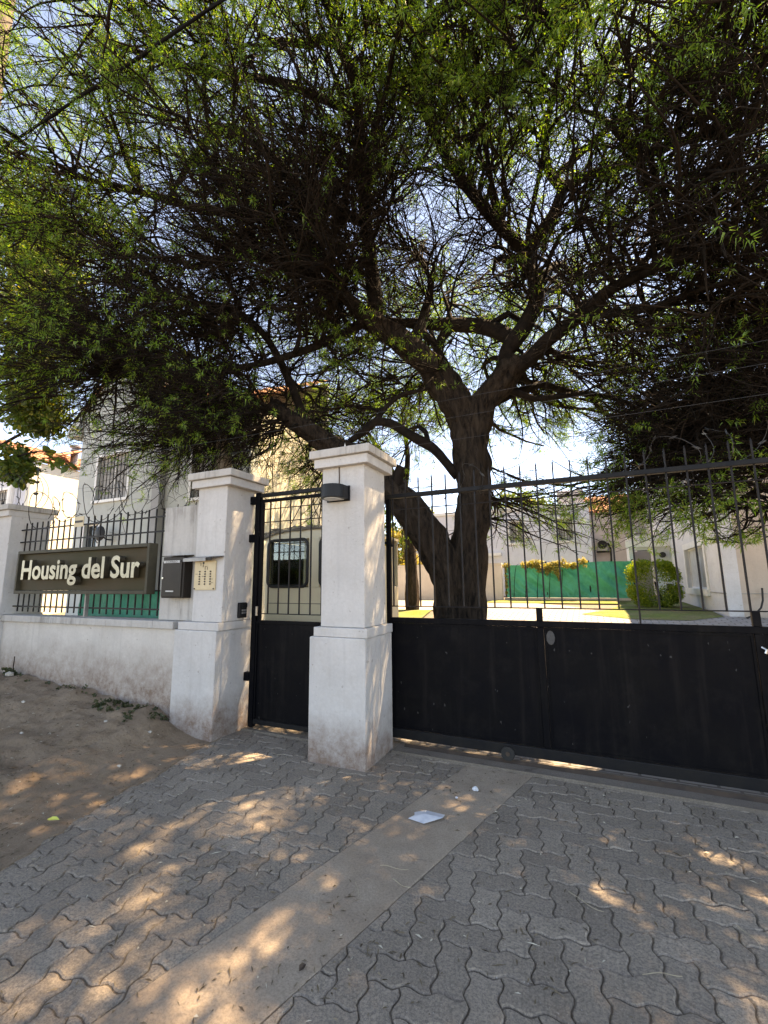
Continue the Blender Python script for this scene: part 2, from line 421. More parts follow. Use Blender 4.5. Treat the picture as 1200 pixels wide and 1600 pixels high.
# the dirt verge: rises to a low mound along the boundary wall
def bound_x(Y): return float(np.interp(Y, [-1, 1.599, 2.18, 3.019, 3.5, 3.6], [-2.26, -3.06, -3.25, -3.41, -3.50, -3.52]))
def dirt_z(x, y):
    d = bound_x(y)-x
    e = min(max(d/.9, 0), 1); e = e*e*(3-2*e)
    wall = max(0, min(1, (y-1.0)/2.5))
    m = float(np.interp(-x, [3.5, 4.1, 5.0, 6.2, 7.5, 20], [.03, .17, .27, .34, .37, .40]))
    from mathutils import noise as nz
    nn = nz.noise((x*1.7, y*1.7, 0))*.05 + nz.noise((x*5, y*5, 3))*.040 + nz.noise((x*13, y*13, 5))*.020
    return .006 + e*(m*(.25+.75*wall*wall*(3-2*wall)) + nn) + .004*(nz.noise((x*14, y*14, 9)))
v = []; f = []
ys = np.linspace(-1, 3.62, 130)
for Y in ys:
    bx = bound_x(Y)
    for i in range(150):
        s = (i/149)**1.7
        from mathutils import noise as nz
        x = bx + .05*nz.noise((0, Y*2.3, 1)) + .04*nz.noise((2, Y*9, 1)) + .02*nz.noise((2, Y*25, 1)) - s*9.0
        v.append((x, Y, dirt_z(x, Y) if i else -.004))
for r in range(129):
    for i in range(149):
        a = r*150+i; f.append((a, a+150, a+151, a+1))
b = MB(); b.add(v, f); tag(b.build('dirt_verge', M['dirt'], smooth=True), kind='structure')

# ------------------------------------------------------------------ wavy interlocking pavers
UN = .128; TH = R(11); GAP = .0028
ux = Vector((math.cos(TH), math.sin(TH), 0)); uy = Vector((-math.sin(TH), math.cos(TH), 0))
PO = Vector((-.744, 2.277, 0)) - ux*UN - uy*UN*.5    # corner of one measured horizontal paver
S = [(0, 0), (.20, .092), (.38, .060), (.62, -.060), (.80, -.092)]
def edge(p, q):
    d = q-p; n = Vector((-d.y, d.x, 0))
    return [p + d*t + n*s for t, s in S]
def outline():
    c = [Vector((-1,-.5,0)), Vector((0,-.5,0)), Vector((1,-.5,0)), Vector((1,.5,0)), Vector((0,.5,0)), Vector((-1,.5,0))]
    o = []
    for i in range(6): o += edge(c[i], c[(i+1) % 6])
    return [p*UN for p in o]
def shrink(poly, d):
    n = len(poly); o = []
    for i in range(n):
        a, b, c = poly[i-1], poly[i], poly[(i+1) % n]
        e1 = (b-a).normalized(); e2 = (c-b).normalized()
        nn = Vector((-(e1.y+e2.y), e1.x+e2.x, 0))
        nn = nn.normalized() if nn.length > 1e-6 else Vector((-e1.y, e1.x, 0))
        o.append(b + nn*d)
    return o
def paver_mesh(poly, name='paver'):
    p0 = shrink(poly, GAP); p1 = shrink(poly, GAP+.006); n = len(p0)
    V = [(p.x, p.y, -.03) for p in p0] + [(p.x, p.y, -.006) for p in p0] + [(p.x, p.y, 0) for p in p1]
    F = [(i, (i+1) % n, n+(i+1) % n, n+i) for i in range(n)] + [(n+i, n+(i+1) % n, 2*n+(i+1) % n, 2*n+i) for i in range(n)]
    F.append(tuple(range(2*n, 3*n)))
    me = bpy.data.meshes.new(name); me.from_pydata(V, [], F); me.materials.append(M['paver'])
    return me
OUT = outline()
PM = [paver_mesh(OUT), paver_mesh([Vector((-p.y, p.x, 0)) for p in OUT])]   # lying along, standing across
OUTV = [Vector((-p.y, p.x, 0)) for p in OUT]

def clip(poly, n, c):
    """keep the part where n.p <= c"""
    o = []
    for i in range(len(poly)):
        a = poly[i-1]; b = poly[i]; da = n.dot(a)-c; db = n.dot(b)-c
        if (da <= 0) != (db <= 0): o.append(a + (b-a)*(da/(da-db)))
        if db <= 0: o.append(b)
    q = []
    for p in o:
        if not q or (p-q[-1]).length > .004: q.append(p)
    if len(q) > 2 and (q[0]-q[-1]).length < .004: q.pop()
    return q
def area(p): return .5*sum(p[i-1].x*p[i].y-p[i].x*p[i-1].y for i in range(len(p)))
def half(a, b):
    """half plane to the left of a->b"""
    a = Vector(a+(0,)); b = Vector(b+(0,)); d = (b-a).normalized(); n = Vector((d.y, -d.x, 0)); return n, n.dot(a)
def in_view(p):
    d = Vector(p)-Vector((0,0,1.55)); z = d.dot(fwd)
    if z < .3: return False
    return abs(686.2*d.dot(r2)/z) < 640 and abs(686.2*d.dot(u2)/z) < 840

L0, L1 = (-1.78, .90), (-1.034, 4.06)      # left edge of the concrete strip (measured at its two ends)
L0 = (-1.815, .90)
R0, R1 = (-1.335, .90), (-.521, 3.97)
def lay(name, planes, box):
    root = empty(name, (0, 0, 0)); root['kind'] = 'structure'
    bed = [Vector((box[0],box[2],0)), Vector((box[1],box[2],0)), Vector((box[1],box[3],0)), Vector((box[0],box[3],0))]
    for n, c in planes: bed = clip(bed, n, c)
    bm_ = MB(); bm_.prism([(p.x, p.y, -.04) for p in bed], (0, 0, .0325)); bm_.build('sand_bed', M['sand'], root)
    items = []
    for i in range(-60, 60):
        for j in range(-60, 60):
            k = (i+j) % 4
            if k == 0: ty = 0; cx, cy = i+1, j+.5
            elif k == 2: ty = 1; cx, cy = i+.5, j+1
            else: continue
            ctr = PO + ux*(cx*UN) + uy*(cy*UN)
            if not (box[0]-.3 < ctr.x < box[1]+.3 and box[2]-.3 < ctr.y < box[3]+.3): continue
            poly = [ctr + ux*p.x + uy*p.y for p in (OUT if ty == 0 else OUTV)]
            cut = poly; full = True
            for n, c in planes:
                if any(n.dot(p) > c for p in cut): full = False; cut = clip(cut, n, c)
                if len(cut) < 3: break
            if len(cut) < 3 or area(cut) < .0012: continue
            items.append(((ctr-Vector((0,0,1.55))).length + (0 if in_view(ctr) else 100), ctr, ty, None if full else cut))
    items.sort(key=lambda t: t[0])
    rest = MB()
    rng = random.Random(3)
    for q, (d, ctr, ty, cut) in enumerate(items):
        dz = rng.uniform(-.003, .003); tx = rng.uniform(-.012, .012); tyy = rng.uniform(-.012, .012)
        if q < 290:
            if cut is None: me = PM[ty]; o = link('paver', me, None, root, (ctr.x, ctr.y, dz)); o.rotation_euler = (tx, tyy, TH + rng.uniform(-.012, .012))
            else:
                c0 = sum(cut, Vector((0,0,0)))/len(cut)
                o = link('paver', paver_mesh([p-c0 for p in cut]), None, root, (c0.x, c0.y, dz)); o.rotation_euler = (tx*.5, tyy*.5, 0)
        else:
            if d > 101.5+100: continue
            src = cut if cut is not None else [ctr + ux*p.x + uy*p.y for p in (OUT if ty == 0 else OUTV)]
            c0 = sum(src, Vector((0,0,0)))/len(src)
            me = paver_mesh([p-c0 for p in src], 'tmp')
            rest.add([(w.co.x+c0.x, w.co.y+c0.y, w.co.z+dz) for w in me.vertices], [tuple(p.vertices) for p in me.polygons])
            bpy.data.meshes.remove(me)
    if rest.v:
        o = rest.build('paver_field', M['paver'], root); o['kind'] = 'stuff'
    return root
lay('pavement', [half(L1, L0) if False else half(L0, L1), half((-3.64,3.60),(-3.22,1.6)), half((-3.22,1.599),(-2.62,-.3))], (-3.70, -.6, .9, 4.08))
lay('driveway', [half(R1, R0)], (-1.5, 2.6, .9, 3.945))
b = MB(); b.prism([L0+(-.04,), R0+(-.04,), R1+(-.04,), L1+(-.04,)], (0, 0, .041))
tag(b.build('concrete_strip', M['strip'], bevel=.004), kind='structure')
# gate track: a concrete beam with a worn angle iron
root = empty('gate_track', (0, 4.1, 0)); root['kind'] = 'structure'
b = MB(); b.box(-1.775, 2.9, 3.955, 4.245, -.05, .010); b.build('track_beam', M['track'], root, bevel=.006)
b = MB(); b.prism([(-1.7,4.12,.010),(-1.7,4.145,.034),(-1.7,4.17,.010)], (4.6,0,0)); b.build('angle_iron', M['rust'], root)
b = MB(); b.box(-1.76, 2.9, 3.962, 3.974, .010, .024); b.build('edging_iron', M['track'], root)

# ------------------------------------------------------------------ pillars and boundary wall
def pillar(px0, px1, py0, py1, sx0, sx1, sy0, sy1, top, kx0, kx1, ky0, ky1, label, z0=-.04):
    r = empty('gate_pillar', ((px0+px1)/2, (py0+py1)/2, 0), label, 'pillar', 'pillars of the entrance')
    b = MB(); b.box(px0, px1, py0, py1, z0, 1.066); b.build('plinth', M['pillar'], r, .010)
    b = MB(); b.box(px0+.035, px1+.012, py0+.012, py1-.004, 1.068, 1.150); b.build('plinth_band', M['pillar'], r, .006)
    b = MB(); b.box(sx0, sx1, sy0, sy1, 1.152, top+.01); b.build('shaft', M['pillar'], r, .008)
    i = .036
    b = MB(); b.box(kx0+i, kx1-i, ky0+i, ky1-i, top, top+.088); b.build('cap_moulding', M['pillar'], r, .005)
    zt = top+.09
    b = MB(); b.box(kx0, kx1, ky0, ky1, zt, zt+.078)
    b.add([(kx0+.01,ky0+.01,zt+.080),(kx1-.01,ky0+.01,zt+.080),(kx1-.01,ky1-.01,zt+.080),(kx0+.01,ky1-.01,zt+.080),((kx0+kx1)/2,(ky0+ky1)/2,zt+.105)],
          [(0,1,4),(1,2,4),(2,3,4),(3,0,4)])
    b.build('cap_slab', M['cap'], r, .006)
    return r
pillar(-2.364,-1.790,3.495,4.07, -2.276,-1.822,3.543,4.0, 2.642, -2.371,-1.722,3.447,4.096, 'tall grey white pillar standing between the small gate and the sliding gate')
pillar(-4.113,-3.512,3.503,4.03, -3.925,-3.500,3.555,3.99, 2.610, -4.02,-3.380,3.47,4.095, 'grey white pillar carrying the yellow intercom plate beside the small gate')
pillar(-8.25,-7.60,3.49,4.06, -8.18,-7.585,3.50,4.03, 2.560, -8.28,-7.54,3.42,4.10, 'leftmost pillar at the far end of the sign, cut by the picture edge')
w = empty('boundary_wall', (-5.8, 3.66, 0), 'low stained white wall with a raised block, under the sign', 'wall')
b = MB(); b.box(-7.60, -4.10, 3.565, 3.775, -.05, 1.060); b.build('wall_face', M['wall'], w, .006)
b = MB()
for x0, x1 in ((-7.60,-6.42),(-6.416,-5.31),(-5.306,-4.50),(-4.496,-4.175)):
    c = MB(); c.box(x0, x1, 3.528, 3.80, 1.063, 1.146); c.build('coping', M['cap'], w, .006)
b = MB(); b.box(-4.52, -3.926, 3.618, 3.80, 1.149, 2.45); b.build('raised_block', M['cap'], w, .008)
for x in (-4.42, -4.12):
    b = MB(); b.tube([(x,3.7,2.44),(x+.005,3.7,2.50)], .006, 5); b.build('steel_stub', M['rust'], w)

# picket fence above the wall
fn = empty('picket_fence', (-6.0, 3.66, 1.146), 'black steel picket fence on the low wall, behind the sign', 'fence')
me = None
xs = np.arange(-7.48, -4.56, .131)
for x in xs:
    if me is None:
        b = MB(); b.box(x-.007, x+.007, 3.653, 3.667, 1.19, 2.462); o = b.build('picket', M['bar'], fn); me = o.data; x00 = x
    else:
        o = link('picket', me, None, fn, (x-x00, 0, 0)); o.rotation_euler = (0, random.uniform(-.002,.002), 0)
for z in (1.262, 2.18, 2.36):
    b = MB(); b.box(-7.585, -4.522, 3.646, 3.652, z-.010, z+.010); b.build('rail', M['bar'], fn)
b = MB(); b.box(-6.30, -6.10, 3.630, 3.638, 2.33, 2.47); pl = b.build('warning_plate', M['plate'], fn)
b = MB(); b.box(-6.285,-6.115,3.6275,3.6295,2.385,2.415); b.build('printed_band', M['ink'], pl)
b = MB(); b.box(-5.87, -5.845, 3.60, 3.645, 1.15, 1.5); b.build('sign_bracket', M['grey_metal'], fn)

# ------------------------------------------------------------------ the sign
sg = empty('entrance_sign', (-5.95, 3.56, 1.44), 'bronze sign board with brass letters reading Housing del Sur', 'sign')
b = MB(); b.box(-7.26, -4.64, 3.555, 3.600, 1.485, 1.985); b.build('panel', M['sign_panel'], sg)
b = MB()
b.box(-7.30, -7.262, 3.500, 3.615, 1.44, 2.03); b.build('frame_side', M['sign_frame'], sg, .004)
b = MB(); b.box(-4.638, -4.600, 3.500, 3.615, 1.44, 2.03); b.build('frame_side', M['sign_frame'], sg, .004)
b = MB(); b.box(-7.261, -4.639, 3.500, 3.615, 1.987, 2.03); b.build('frame_rail', M['sign_frame'], sg, .004)
b = MB(); b.box(-7.261, -4.639, 3.500, 3.615, 1.44, 1.483); b.build('frame_rail', M['sign_frame'], sg, .004)
def text_mesh(body, size, extrude, offset=0.0, res=4):
    c = bpy.data.curves.new('txt', 'FONT'); c.body = body; c.size = size; c.extrude = extrude; c.offset = offset; c.resolution_u = res
    o = bpy.data.objects.new('txt', c); col.objects.link(o)
    dg = bpy.context.evaluated_depsgraph_get(); me = bpy.data.meshes.new_from_object(o.evaluated_get(dg))
    bpy.data.objects.remove(o); bpy.data.curves.remove(c)
    return me
def text_right(s):
    me = text_mesh(s, 1, 0); x = max(v.co.x for v in me.vertices); bpy.data.meshes.remove(me); return x
WORD = 'Housing del Sur'
mh = text_mesh('H', 1, 0); caph = max(v.co.y for v in mh.vertices); bpy.data.meshes.remove(mh)
full = text_right(WORD); SZ = .245/caph; SXX = 2.40/(full*SZ)
for i, ch in enumerate(WORD):
    if ch == ' ': continue
    me = text_mesh(ch, SZ, .032, .0085)
    own = max(v.co.x for v in me.vertices)
    x = text_right(WORD[:i+1])*SZ - own
    for v in me.vertices:
        v.co = Vector((v.co.x*SXX, -v.co.z, v.co.y))
    me.materials.append(M['letter_face']); me.materials.append(M['letter_side'])
    for p in me.polygons: p.material_index = 0 if p.normal.y < -.9 or p.normal.y > .9 else 1
    me.flip_normals() if False else None
    o = link('letter', me, None, sg); o.location = (-7.085 + x*SXX + 5.95, 3.488-3.56, 1.640-1.44)

# ------------------------------------------------------------------ mailbox, intercom, keypad, lamp
mb = empty('mailbox', (-4.19, 3.56, 1.40), 'dark brown metal mailbox fixed on the raised wall block', 'mailbox')
b = MB(); b.box(-4.355, -4.02, 3.500, 3.616, 1.40, 1.855); b.build('body', M['mailbox'], mb, .008)
b = MB(); b.box(-4.345, -4.045, 3.488, 3.499, 1.415, 1.80); b.build('door', M['mailbox'], mb, .004)
b = MB(); b.prism([(-4.362,3.478,1.858),(-4.362,3.62,1.868),(-4.362,3.62,1.876),(-4.362,3.478,1.866)], (.349,0,0)); b.build('lid', M['mailbox'], mb)
b = MB(); b.box(-4.325, -4.075, 3.484, 3.487, 1.785, 1.812); nl = b.build('name_plate', M['label'], mb)
me = text_mesh('CORREO', .030, .0006)
for v in me.vertices: v.co = Vector((v.co.x*1.5, -v.co.z, v.co.y))
link('lettering', me, M['ink'], nl, (-4.29+4.19, 3.4832-3.56, 1.788-1.40))
b = MB(); b.tube([(-4.325,3.489,1.62),(-4.325,3.478,1.62)], .010, 12); b.build('lock', M['chrome'], mb)
b = MB(); b.box(-4.27, -4.15, 3.484, 3.487, 1.468, 1.482); b.build('maker_plate', M['label'], mb)

ic = empty('intercom_panel', (-3.75, 3.55, 1.49), 'yellowed intercom plate with rows of bell buttons on the pillar', 'intercom')
b = MB(); b.box(-3.905, -3.600, 3.538, 3.553, 1.487, 1.800); b.build('plate', M['plate'], ic, .003)
for r in range(6):
    for c in range(3):
        x = -3.822 + c*.078; z = 1.682 - r*.0265
        b = MB(); b.tube([(x,3.5375,z),(x,3.530,z)], .0085, 8); b.build('bell_button', M['ink'], ic)
for dx, dz, wd, ht in ((.0,.0,.03,.004),(.02,-.015,.004,.03),(.05,-.005,.022,.02),(.055,-.03,.006,.03),(.085,-.05,.004,.04),(.09,-.05,.03,.004),(.118,-.06,.004,.03)):
    x = -3.835+dx; z = 1.79+dz; b = MB(); b.box(x, x+wd, 3.5345, 3.5375, z-ht, z); b.build('scribble', M['ink'], ic)
for x, z in ((-3.885,1.655),(-3.66,1.600),(-3.655,1.560),(-3.79,1.63)): b = MB(); b.box(x, x+.03, 3.5345, 3.5375, z, z+.004); b.build('pen_mark', M['ink'], ic)
for x in (-3.89, -3.615):
    b = MB(); b.tube([(x,3.538,1.50),(x,3.532,1.50)], .008, 8); b.build('screw', M['ink'], ic)
b = MB(); b.prism([(-4.005,3.47,1.822),(-4.005,3.552,1.840),(-4.005,3.552,1.846),(-4.005,3.47,1.828)], (.33,0,0)); b.box(-4.005,-3.675,3.464,3.4695,1.792,1.828); b.build('rain_hood', M['grey_metal'], ic)
b = MB(); b.prism([(-3.672,3.48,1.824),(-3.672,3.552,1.840),(-3.672,3.552,1.846),(-3.672,3.48,1.830)], (.17,0,0)); b.box(-3.672,-3.60,3.474,3.479,1.80,1.830); b.build('hood_end', M['mailbox'], ic)

kp = empty('access_keypad', (-3.49, 3.83, 1.18), 'small black access keypad on the side of the intercom pillar', 'keypad')
b = MB(); b.box(-3.498, -3.462, 3.775, 3.895, 1.180, 1.345); b.build('case', M['lamp'], kp, .010)
b = MB(); b.box(-3.4615, -3.450, 3.80, 3.885, 1.29, 1.335); b.build('hood', M['lamp'], kp, .004)
for r in range(2):
    for c in range(3):
        b = MB(); y = 3.808 + c*.026; z = 1.225+r*.027; b.box(-3.4615, -3.455, y, y+.018, z, z+.018); b.build('key', M['grey_metal'], kp)

lp = empty('wall_lamp', (-2.085, 3.54, 2.33), 'black half round wall lamp high on the tall pillar', 'lamp')
def halfround(x0, x1, yb, depth, n=14):
    cx = (x0+x1)/2; w = (x1-x0)/2; st = depth-w
    p = [(x1, yb), (x1, yb-st*.6)]
    for i in range(n+1):
        a = math.pi*i/n; p.append((cx+w*math.cos(a), yb-st-w*math.sin(a)*1.0))
    p += [(x0, yb-st*.6), (x0, yb)]
    return p
hp = halfround(-2.205, -1.975, 3.528, .20)
b = MB(); b.prism([(x, y, 2.318) for x, y in hp][::-1], (0, 0, .125)); b.build('lamp_housing', M['lamp'], lp, .004)
hp2 = halfround(-2.17, -2.01, 3.50, .15)
b = MB(); b.prism([(x, y, 2.311) for x, y in hp2][::-1], (0, 0, .006)); b.build('diffuser', M['lampglass'], lp)
b = MB(); b.box(-2.215, -1.965, 3.529, 3.542, 2.305, 2.452); b.build('back_plate', M['lamp'], lp, .003)
b = MB(); b.tube([(-2.085,3.537,2.45),(-2.083,3.537,2.55),(-2.087,3.538,2.645)], .005, 6); b.build('cable', M['rust'], lp)
b = MB(); b.add([(-2.16,3.72,2.80),(-2.11,3.72,2.80),(-2.11,3.76,2.80),(-2.16,3.76,2.80),(-2.14,3.74,2.95)], [(0,1,4),(1,2,4),(2,3,4),(3,0,4),(3,2,1,0)])
tag(b.build('metal_spike', M['white_frame']), 'small pale pointed stub standing on the cap of the tall pillar', 'stub')

# ------------------------------------------------------------------ sliding gate
GY = 4.15
gt = empty('sliding_gate', (.4, GY, .08), 'wide black sliding gate with solid lower panels and thin upper bars', 'gate')
GX0, GX1 = -1.87, 2.62
b = MB(); b.box(GX0, GX0+.045, GY-.022, GY+.022, .168, 2.41); b.build('end_post', M['black'], gt, .003)
b = MB(); b.box(GX0, GX1, GY-.026, GY+.026, 2.412, 2.455); b.build('top_rail', M['rail'], gt, .004)
b = MB(); b.box(GX0+.046, GX1, GY-.026, GY+.026, 1.152, 1.202); b.build('middle_rail', M['black'], gt, .004)
b = MB(); b.box(GX0, GX1, GY-.032, GY+.032, .080, .166); b.build('bottom_rail', M['rail'], gt, .006)
posts = [-.438, 1.072, 2.565]
for x in posts:
    b = MB(); b.box(x, x+.055, GY-.027, GY+.027, .168, 1.150); b.build('post', M['black'], gt, .004)
    b = MB(); b.box(x+.002, x+.053, GY-.02, GY+.02, 1.204, 1.312); b.build('post_stub', M['black'], gt, .003)
edges = [GX0+.047] + [e for x in posts for e in (x-.002, x+.057)]
for i in range(0, 6, 2):
    x0, x1 = edges[i], edges[i+1]
    n = 10; v = []; f = []
    rg = random.Random(i)
    for a in range(n+1):
        for c in range(n+1):
            x = x0+(x1-x0)*a/n; z = .168+(1.150-.168)*c/n
            inner = 0 < a < n and 0 < c < n
            v.append((x, GY-.006+(rg.uniform(-.003,.003) if inner else 0), z))
    for a in range(n):
        for c in range(n): f.append((a*(n+1)+c, (a+1)*(n+1)+c, (a+1)*(n+1)+c+1, a*(n+1)+c+1))
    b = MB(); b.add(v, f); b.add([(p[0],p[1]+.004,p[2]) for p in v], [q[::-1] for q in f]); b.build('sheet_panel', M['black'], gt, smooth=True)
    b = MB(); t = .018; yb = GY-.014
    b.box(x0, x1, yb, GY-.010, .168, .168+t); b.box(x0, x1, yb, GY-.010, 1.150-t, 1.150); b.box(x0, x0+t, yb, GY-.010, .168+t+.001, 1.150-t-.001); b.box(x1-t, x1, yb, GY-.010, .168+t+.001, 1.150-t-.001)
    b.build('panel_bead', M['black'], gt)
for z in (1.312, 2.290):
    b = MB(); b.tube([(GX0+.046,GY-.011,z),(GX1,GY-.011,z)], .0055, 6); b.build('thin_rod', M['bar'], gt)
me = None
for i, x in enumerate(np.arange(-1.798, 2.55, .1437)):
    zb = 1.204 if abs(x-.357) < .02 else 1.306
    rg = random.Random(i)
    if me is None or zb < 1.3:
        b = MB(); b.box(x-.0065, x+.0065, GY-.005, GY+.008, zb, 2.411); o = b.build('bar', M['bar'], gt)
        if me is None: me = o.data; xb = x
    else:
        o = link('bar', me, None, gt, (x-xb, 0, 0))
    o.rotation_euler = (rg.uniform(-.002,.002), 0, 0)
me = None
for i, x in enumerate(np.arange(-1.798, 2.55, .1437)):
    if me is None:
        b = MB(); b.box(x-.006, x+.006, GY-.006, GY+.006, 2.456, 2.60); b.add([(x-.006,GY-.006,2.6),(x+.006,GY-.006,2.6),(x+.006,GY+.006,2.6),(x-.006,GY+.006,2.6),(x,GY,2.63)], [(0,1,4),(1,2,4),(2,3,4),(3,0,4)])
        o = b.build('spike', M['bar'], gt); me = o.data; xb = x
    else: o = link('spike', me, None, gt, (x-xb, 0, 0))
for x in (-.735, 1.95):
    b = MB(); b.tube([(x,GY-.048,.090),(x,GY+.048,.090)], .058, 16); wh = b.build('roller', M['rubber'], gt)
    b = MB(); b.tube([(x,GY-.056,.090),(x,GY+.056,.090)], .018, 8); b.build('axle', M['rust'], wh)
b = MB(); b.tube([(1.105,GY-.028,1.06),(1.125,GY-.05,1.045),(1.115,GY-.05,1.02)], .011, 8); b.build('latch_hook', M['chrome'], gt)
b = MB(); b.box(-.395,-.345,GY-.0125,GY-.0105,.93,1.02) if False else b.prism([(-.33+.035*math.cos(a), GY-.0115, 1.065+.06*math.sin(a)) for a in np.linspace(0,2*math.pi,12,False)], (0,-.002,0)); b.build('paint_patch', simple('bare_patch', (.06,.058,.055), (.035,.034,.034), 40, .7), gt)

# ------------------------------------------------------------------ small pedestrian gate
PY = 3.95
pg = empty('pedestrian_gate', (-2.95, PY, .1), 'narrow black pedestrian gate with grid bars between two pillars', 'gate')
b = MB(); b.box(-3.425, -3.365, PY-.03, PY+.03, .04, 2.585); b.build('hinge_post', M['black'], pg, .004)
b = MB(); b.box(-3.364, -2.28, PY-.022, PY+.022, 2.530, 2.572); b.build('top_rail', M['rail'], pg, .004)
b = MB(); b.box(-3.352, -2.28, PY-.018, PY+.018, 2.468, 2.502); b.build('frame_rail', M['black'], pg, .003)
b = MB(); b.box(-3.352, -3.318, PY-.018, PY+.018, 1.152, 2.466); b.build('frame_stile', M['black'], pg, .003)
b = MB(); b.box(-3.362, -2.28, PY-.02, PY+.02, 1.118, 1.150); b.build('middle_rail', M['black'], pg, .003)
b = MB(); b.box(-3.340, -2.30, PY-.004, PY+.004, .125, 1.116); b.build('sheet_panel', M['black'], pg)
b = MB(); b.box(-3.362, -2.28, PY-.02, PY+.02, .075, .123); b.build('bottom_rail', M['rail'], pg, .003)
b = MB(); b.box(-3.362, -3.342, PY-.02, PY+.02, .125, 1.116); b.build('panel_stile', M['black'], pg, .003)
for z in (1.222, 2.235, 2.385):
    b = MB(); b.tube([(-3.317,PY-.012,z),(-2.28,PY-.012,z)], .0055, 6); b.build('thin_rod', M['bar'], pg)
me = None
for x in np.arange(-3.225, -2.3, .1385):
    if me is None: b = MB(); b.box(x-.0065, x+.0065, PY-.006, PY+.006, 1.218, 2.467); o = b.build('bar', M['bar'], pg); me = o.data; xb = x
    else: link('bar', me, None, pg, (x-xb, 0, 0))
for z in (2.50, 2.06, .55):
    b = MB(); b.box(-3.499, -3.427, PY-.035, PY+.025, z-.045, z+.045); b.build('hinge', M['black'], pg, .006)
b = MB(); b.box(-3.355, -3.335, PY-.05, PY-.024, 1.20, 1.30); b.build('lock_plate', M['chrome'], pg, .003)
b = MB(); b.box(-3.50, -2.37, 3.90, 4.12, -.05, .022); tag(b.build('gate_threshold', M['track'], bevel=.006), kind='structure')

# ------------------------------------------------------------------ razor wire and electric fence
def coil(name, x0, x1, y, z, r, pitch, label, group, seed=1, wr=.0050):
    rg = random.Random(seed); n = int((x1-x0)/pitch*22); pts = []
    ph = rg.uniform(0, 6); rad = r
    for i in range(n+1):
        a = 2*math.pi*i/22+ph
        if i % 22 == 0: rad = r*rg.uniform(.8, 1.15)
        x = x0+(x1-x0)*i/n + .10*math.sin(a*.5+ph)
        pts.append((x+.05*math.cos(a*2), y+rad*.62*math.cos(a), z+rad*math.sin(a)+.03*math.sin(i*.09+seed)))
    ro = empty(name, ((x0+x1)/2, y, z-r), label, 'razor wire', group)
    b = MB(); b.tube(pts, wr, 4); b.build('wire', M['wire'], ro)
    b = MB()
    for i in range(2, n, 3):
        p = Vector(pts[i]); t = (Vector(pts[i+1])-p).normalized(); q = t.orthogonal().normalized(); q = q*math.cos(i)+t.cross(q)*math.sin(i)
        for sg_ in (1, -1):
            b.add([p-t*.012+q*sg_*.004, p+t*.016+q*sg_*.004, p+t*.030*sg_+q*sg_*.024, p+Vector((0,0,.001))], [(0,1,2),(0,2,3)])
    o = b.build('barbs', M['wire'], ro); o['kind'] = 'stuff'
    return ro
coil('razor_wire', -7.45, -4.55, 3.72, 2.66, .24, .36, 'coil of razor wire looping above the picket fence and sign', 'razor wire coils', 2)
coil('razor_wire', -8.6, -7.5, 3.75, 2.98, .30, .30, 'coil of razor wire on top of the leftmost pillar', 'razor wire coils', 5)
coil('razor_wire', .30, 2.6, 4.18, 2.60, .17, .40, 'coil of razor wire on the right part of the sliding gate', 'razor wire coils', 9, .0025)
coil('razor_wire', -1.22, -.90, 4.17, 2.52, .15, .22, 'short loop of razor wire on the gate in front of the trunk', 'razor wire coils', 12, .0025)

ep = empty('electric_fence_post', (-7.54, 3.75, 2.7), 'thin post with three insulators on the leftmost pillar', 'post')
b = MB(); b.tube([(-7.50,3.75,2.72),(-7.54,3.75,3.34)], .008, 6); b.build('rod', M['wire'], ep)
for z in (2.93, 3.11, 3.30):
    b = MB(); b.tube([(-7.575,3.75,z),(-7.555,3.75,z),(-7.535,3.75,z),(-7.515,3.75,z),(-7.485,3.75,z)], [.012,.022,.014,.022,.012], 8); b.build('insulator', M['rubber'], ep)
for k, (za, zb_) in enumerate(((2.93,2.93),(3.11,3.18),(3.30,3.36))):
    pts = [(-7.53+10.6*t, 3.75+.3*t, za+(zb_-za)*t-.05*math.sin(math.pi*t)) for t in np.linspace(0, 1, 15)]
    b = MB(); b.tube(pts, .0016, 4)
    tag(b.build('fence_wire', M['wire']), 'thin electric fence wire stretched above the gates, %s of three' % ('lowest','middle','highest')[k], 'wire', 'electric fence wires')

# power pole and cable
po = empty('utility_pole', (-7.35, 2.5, 0), 'brown wooden utility pole at the upper left edge', 'pole')
b = MB(); b.tube([(-7.35,2.5,-.05),(-7.35,2.5,5),(-7.35,2.5,10.4)], [.15,.13,.105], 14); b.build('shaft', M['wood'], po, smooth=True)
b = MB(); b.tube([(-7.25,2.5,7.47),(-7.19,2.51,7.47)], .03, 8); b.build('cable_hook', M['rail'], po)
pts = [(-7.25+12*t, 2.52+.2*t, 7.47-.08*math.sin(math.pi*t)) for t in np.linspace(0, 1, 24)]
b = MB(); b.tube(pts, .017, 8)
for k in range(0, 22):
    p = Vector(pts[k])
b.tube([(p[0], p[1]+.02*math.cos(i*2.1), p[2]+.02*math.sin(i*2.1)) for i, p in enumerate(pts)], .007, 5)
tag(b.build('power_cable', M['cable']), 'thick black overhead cable crossing the sky at the upper left', 'cable')
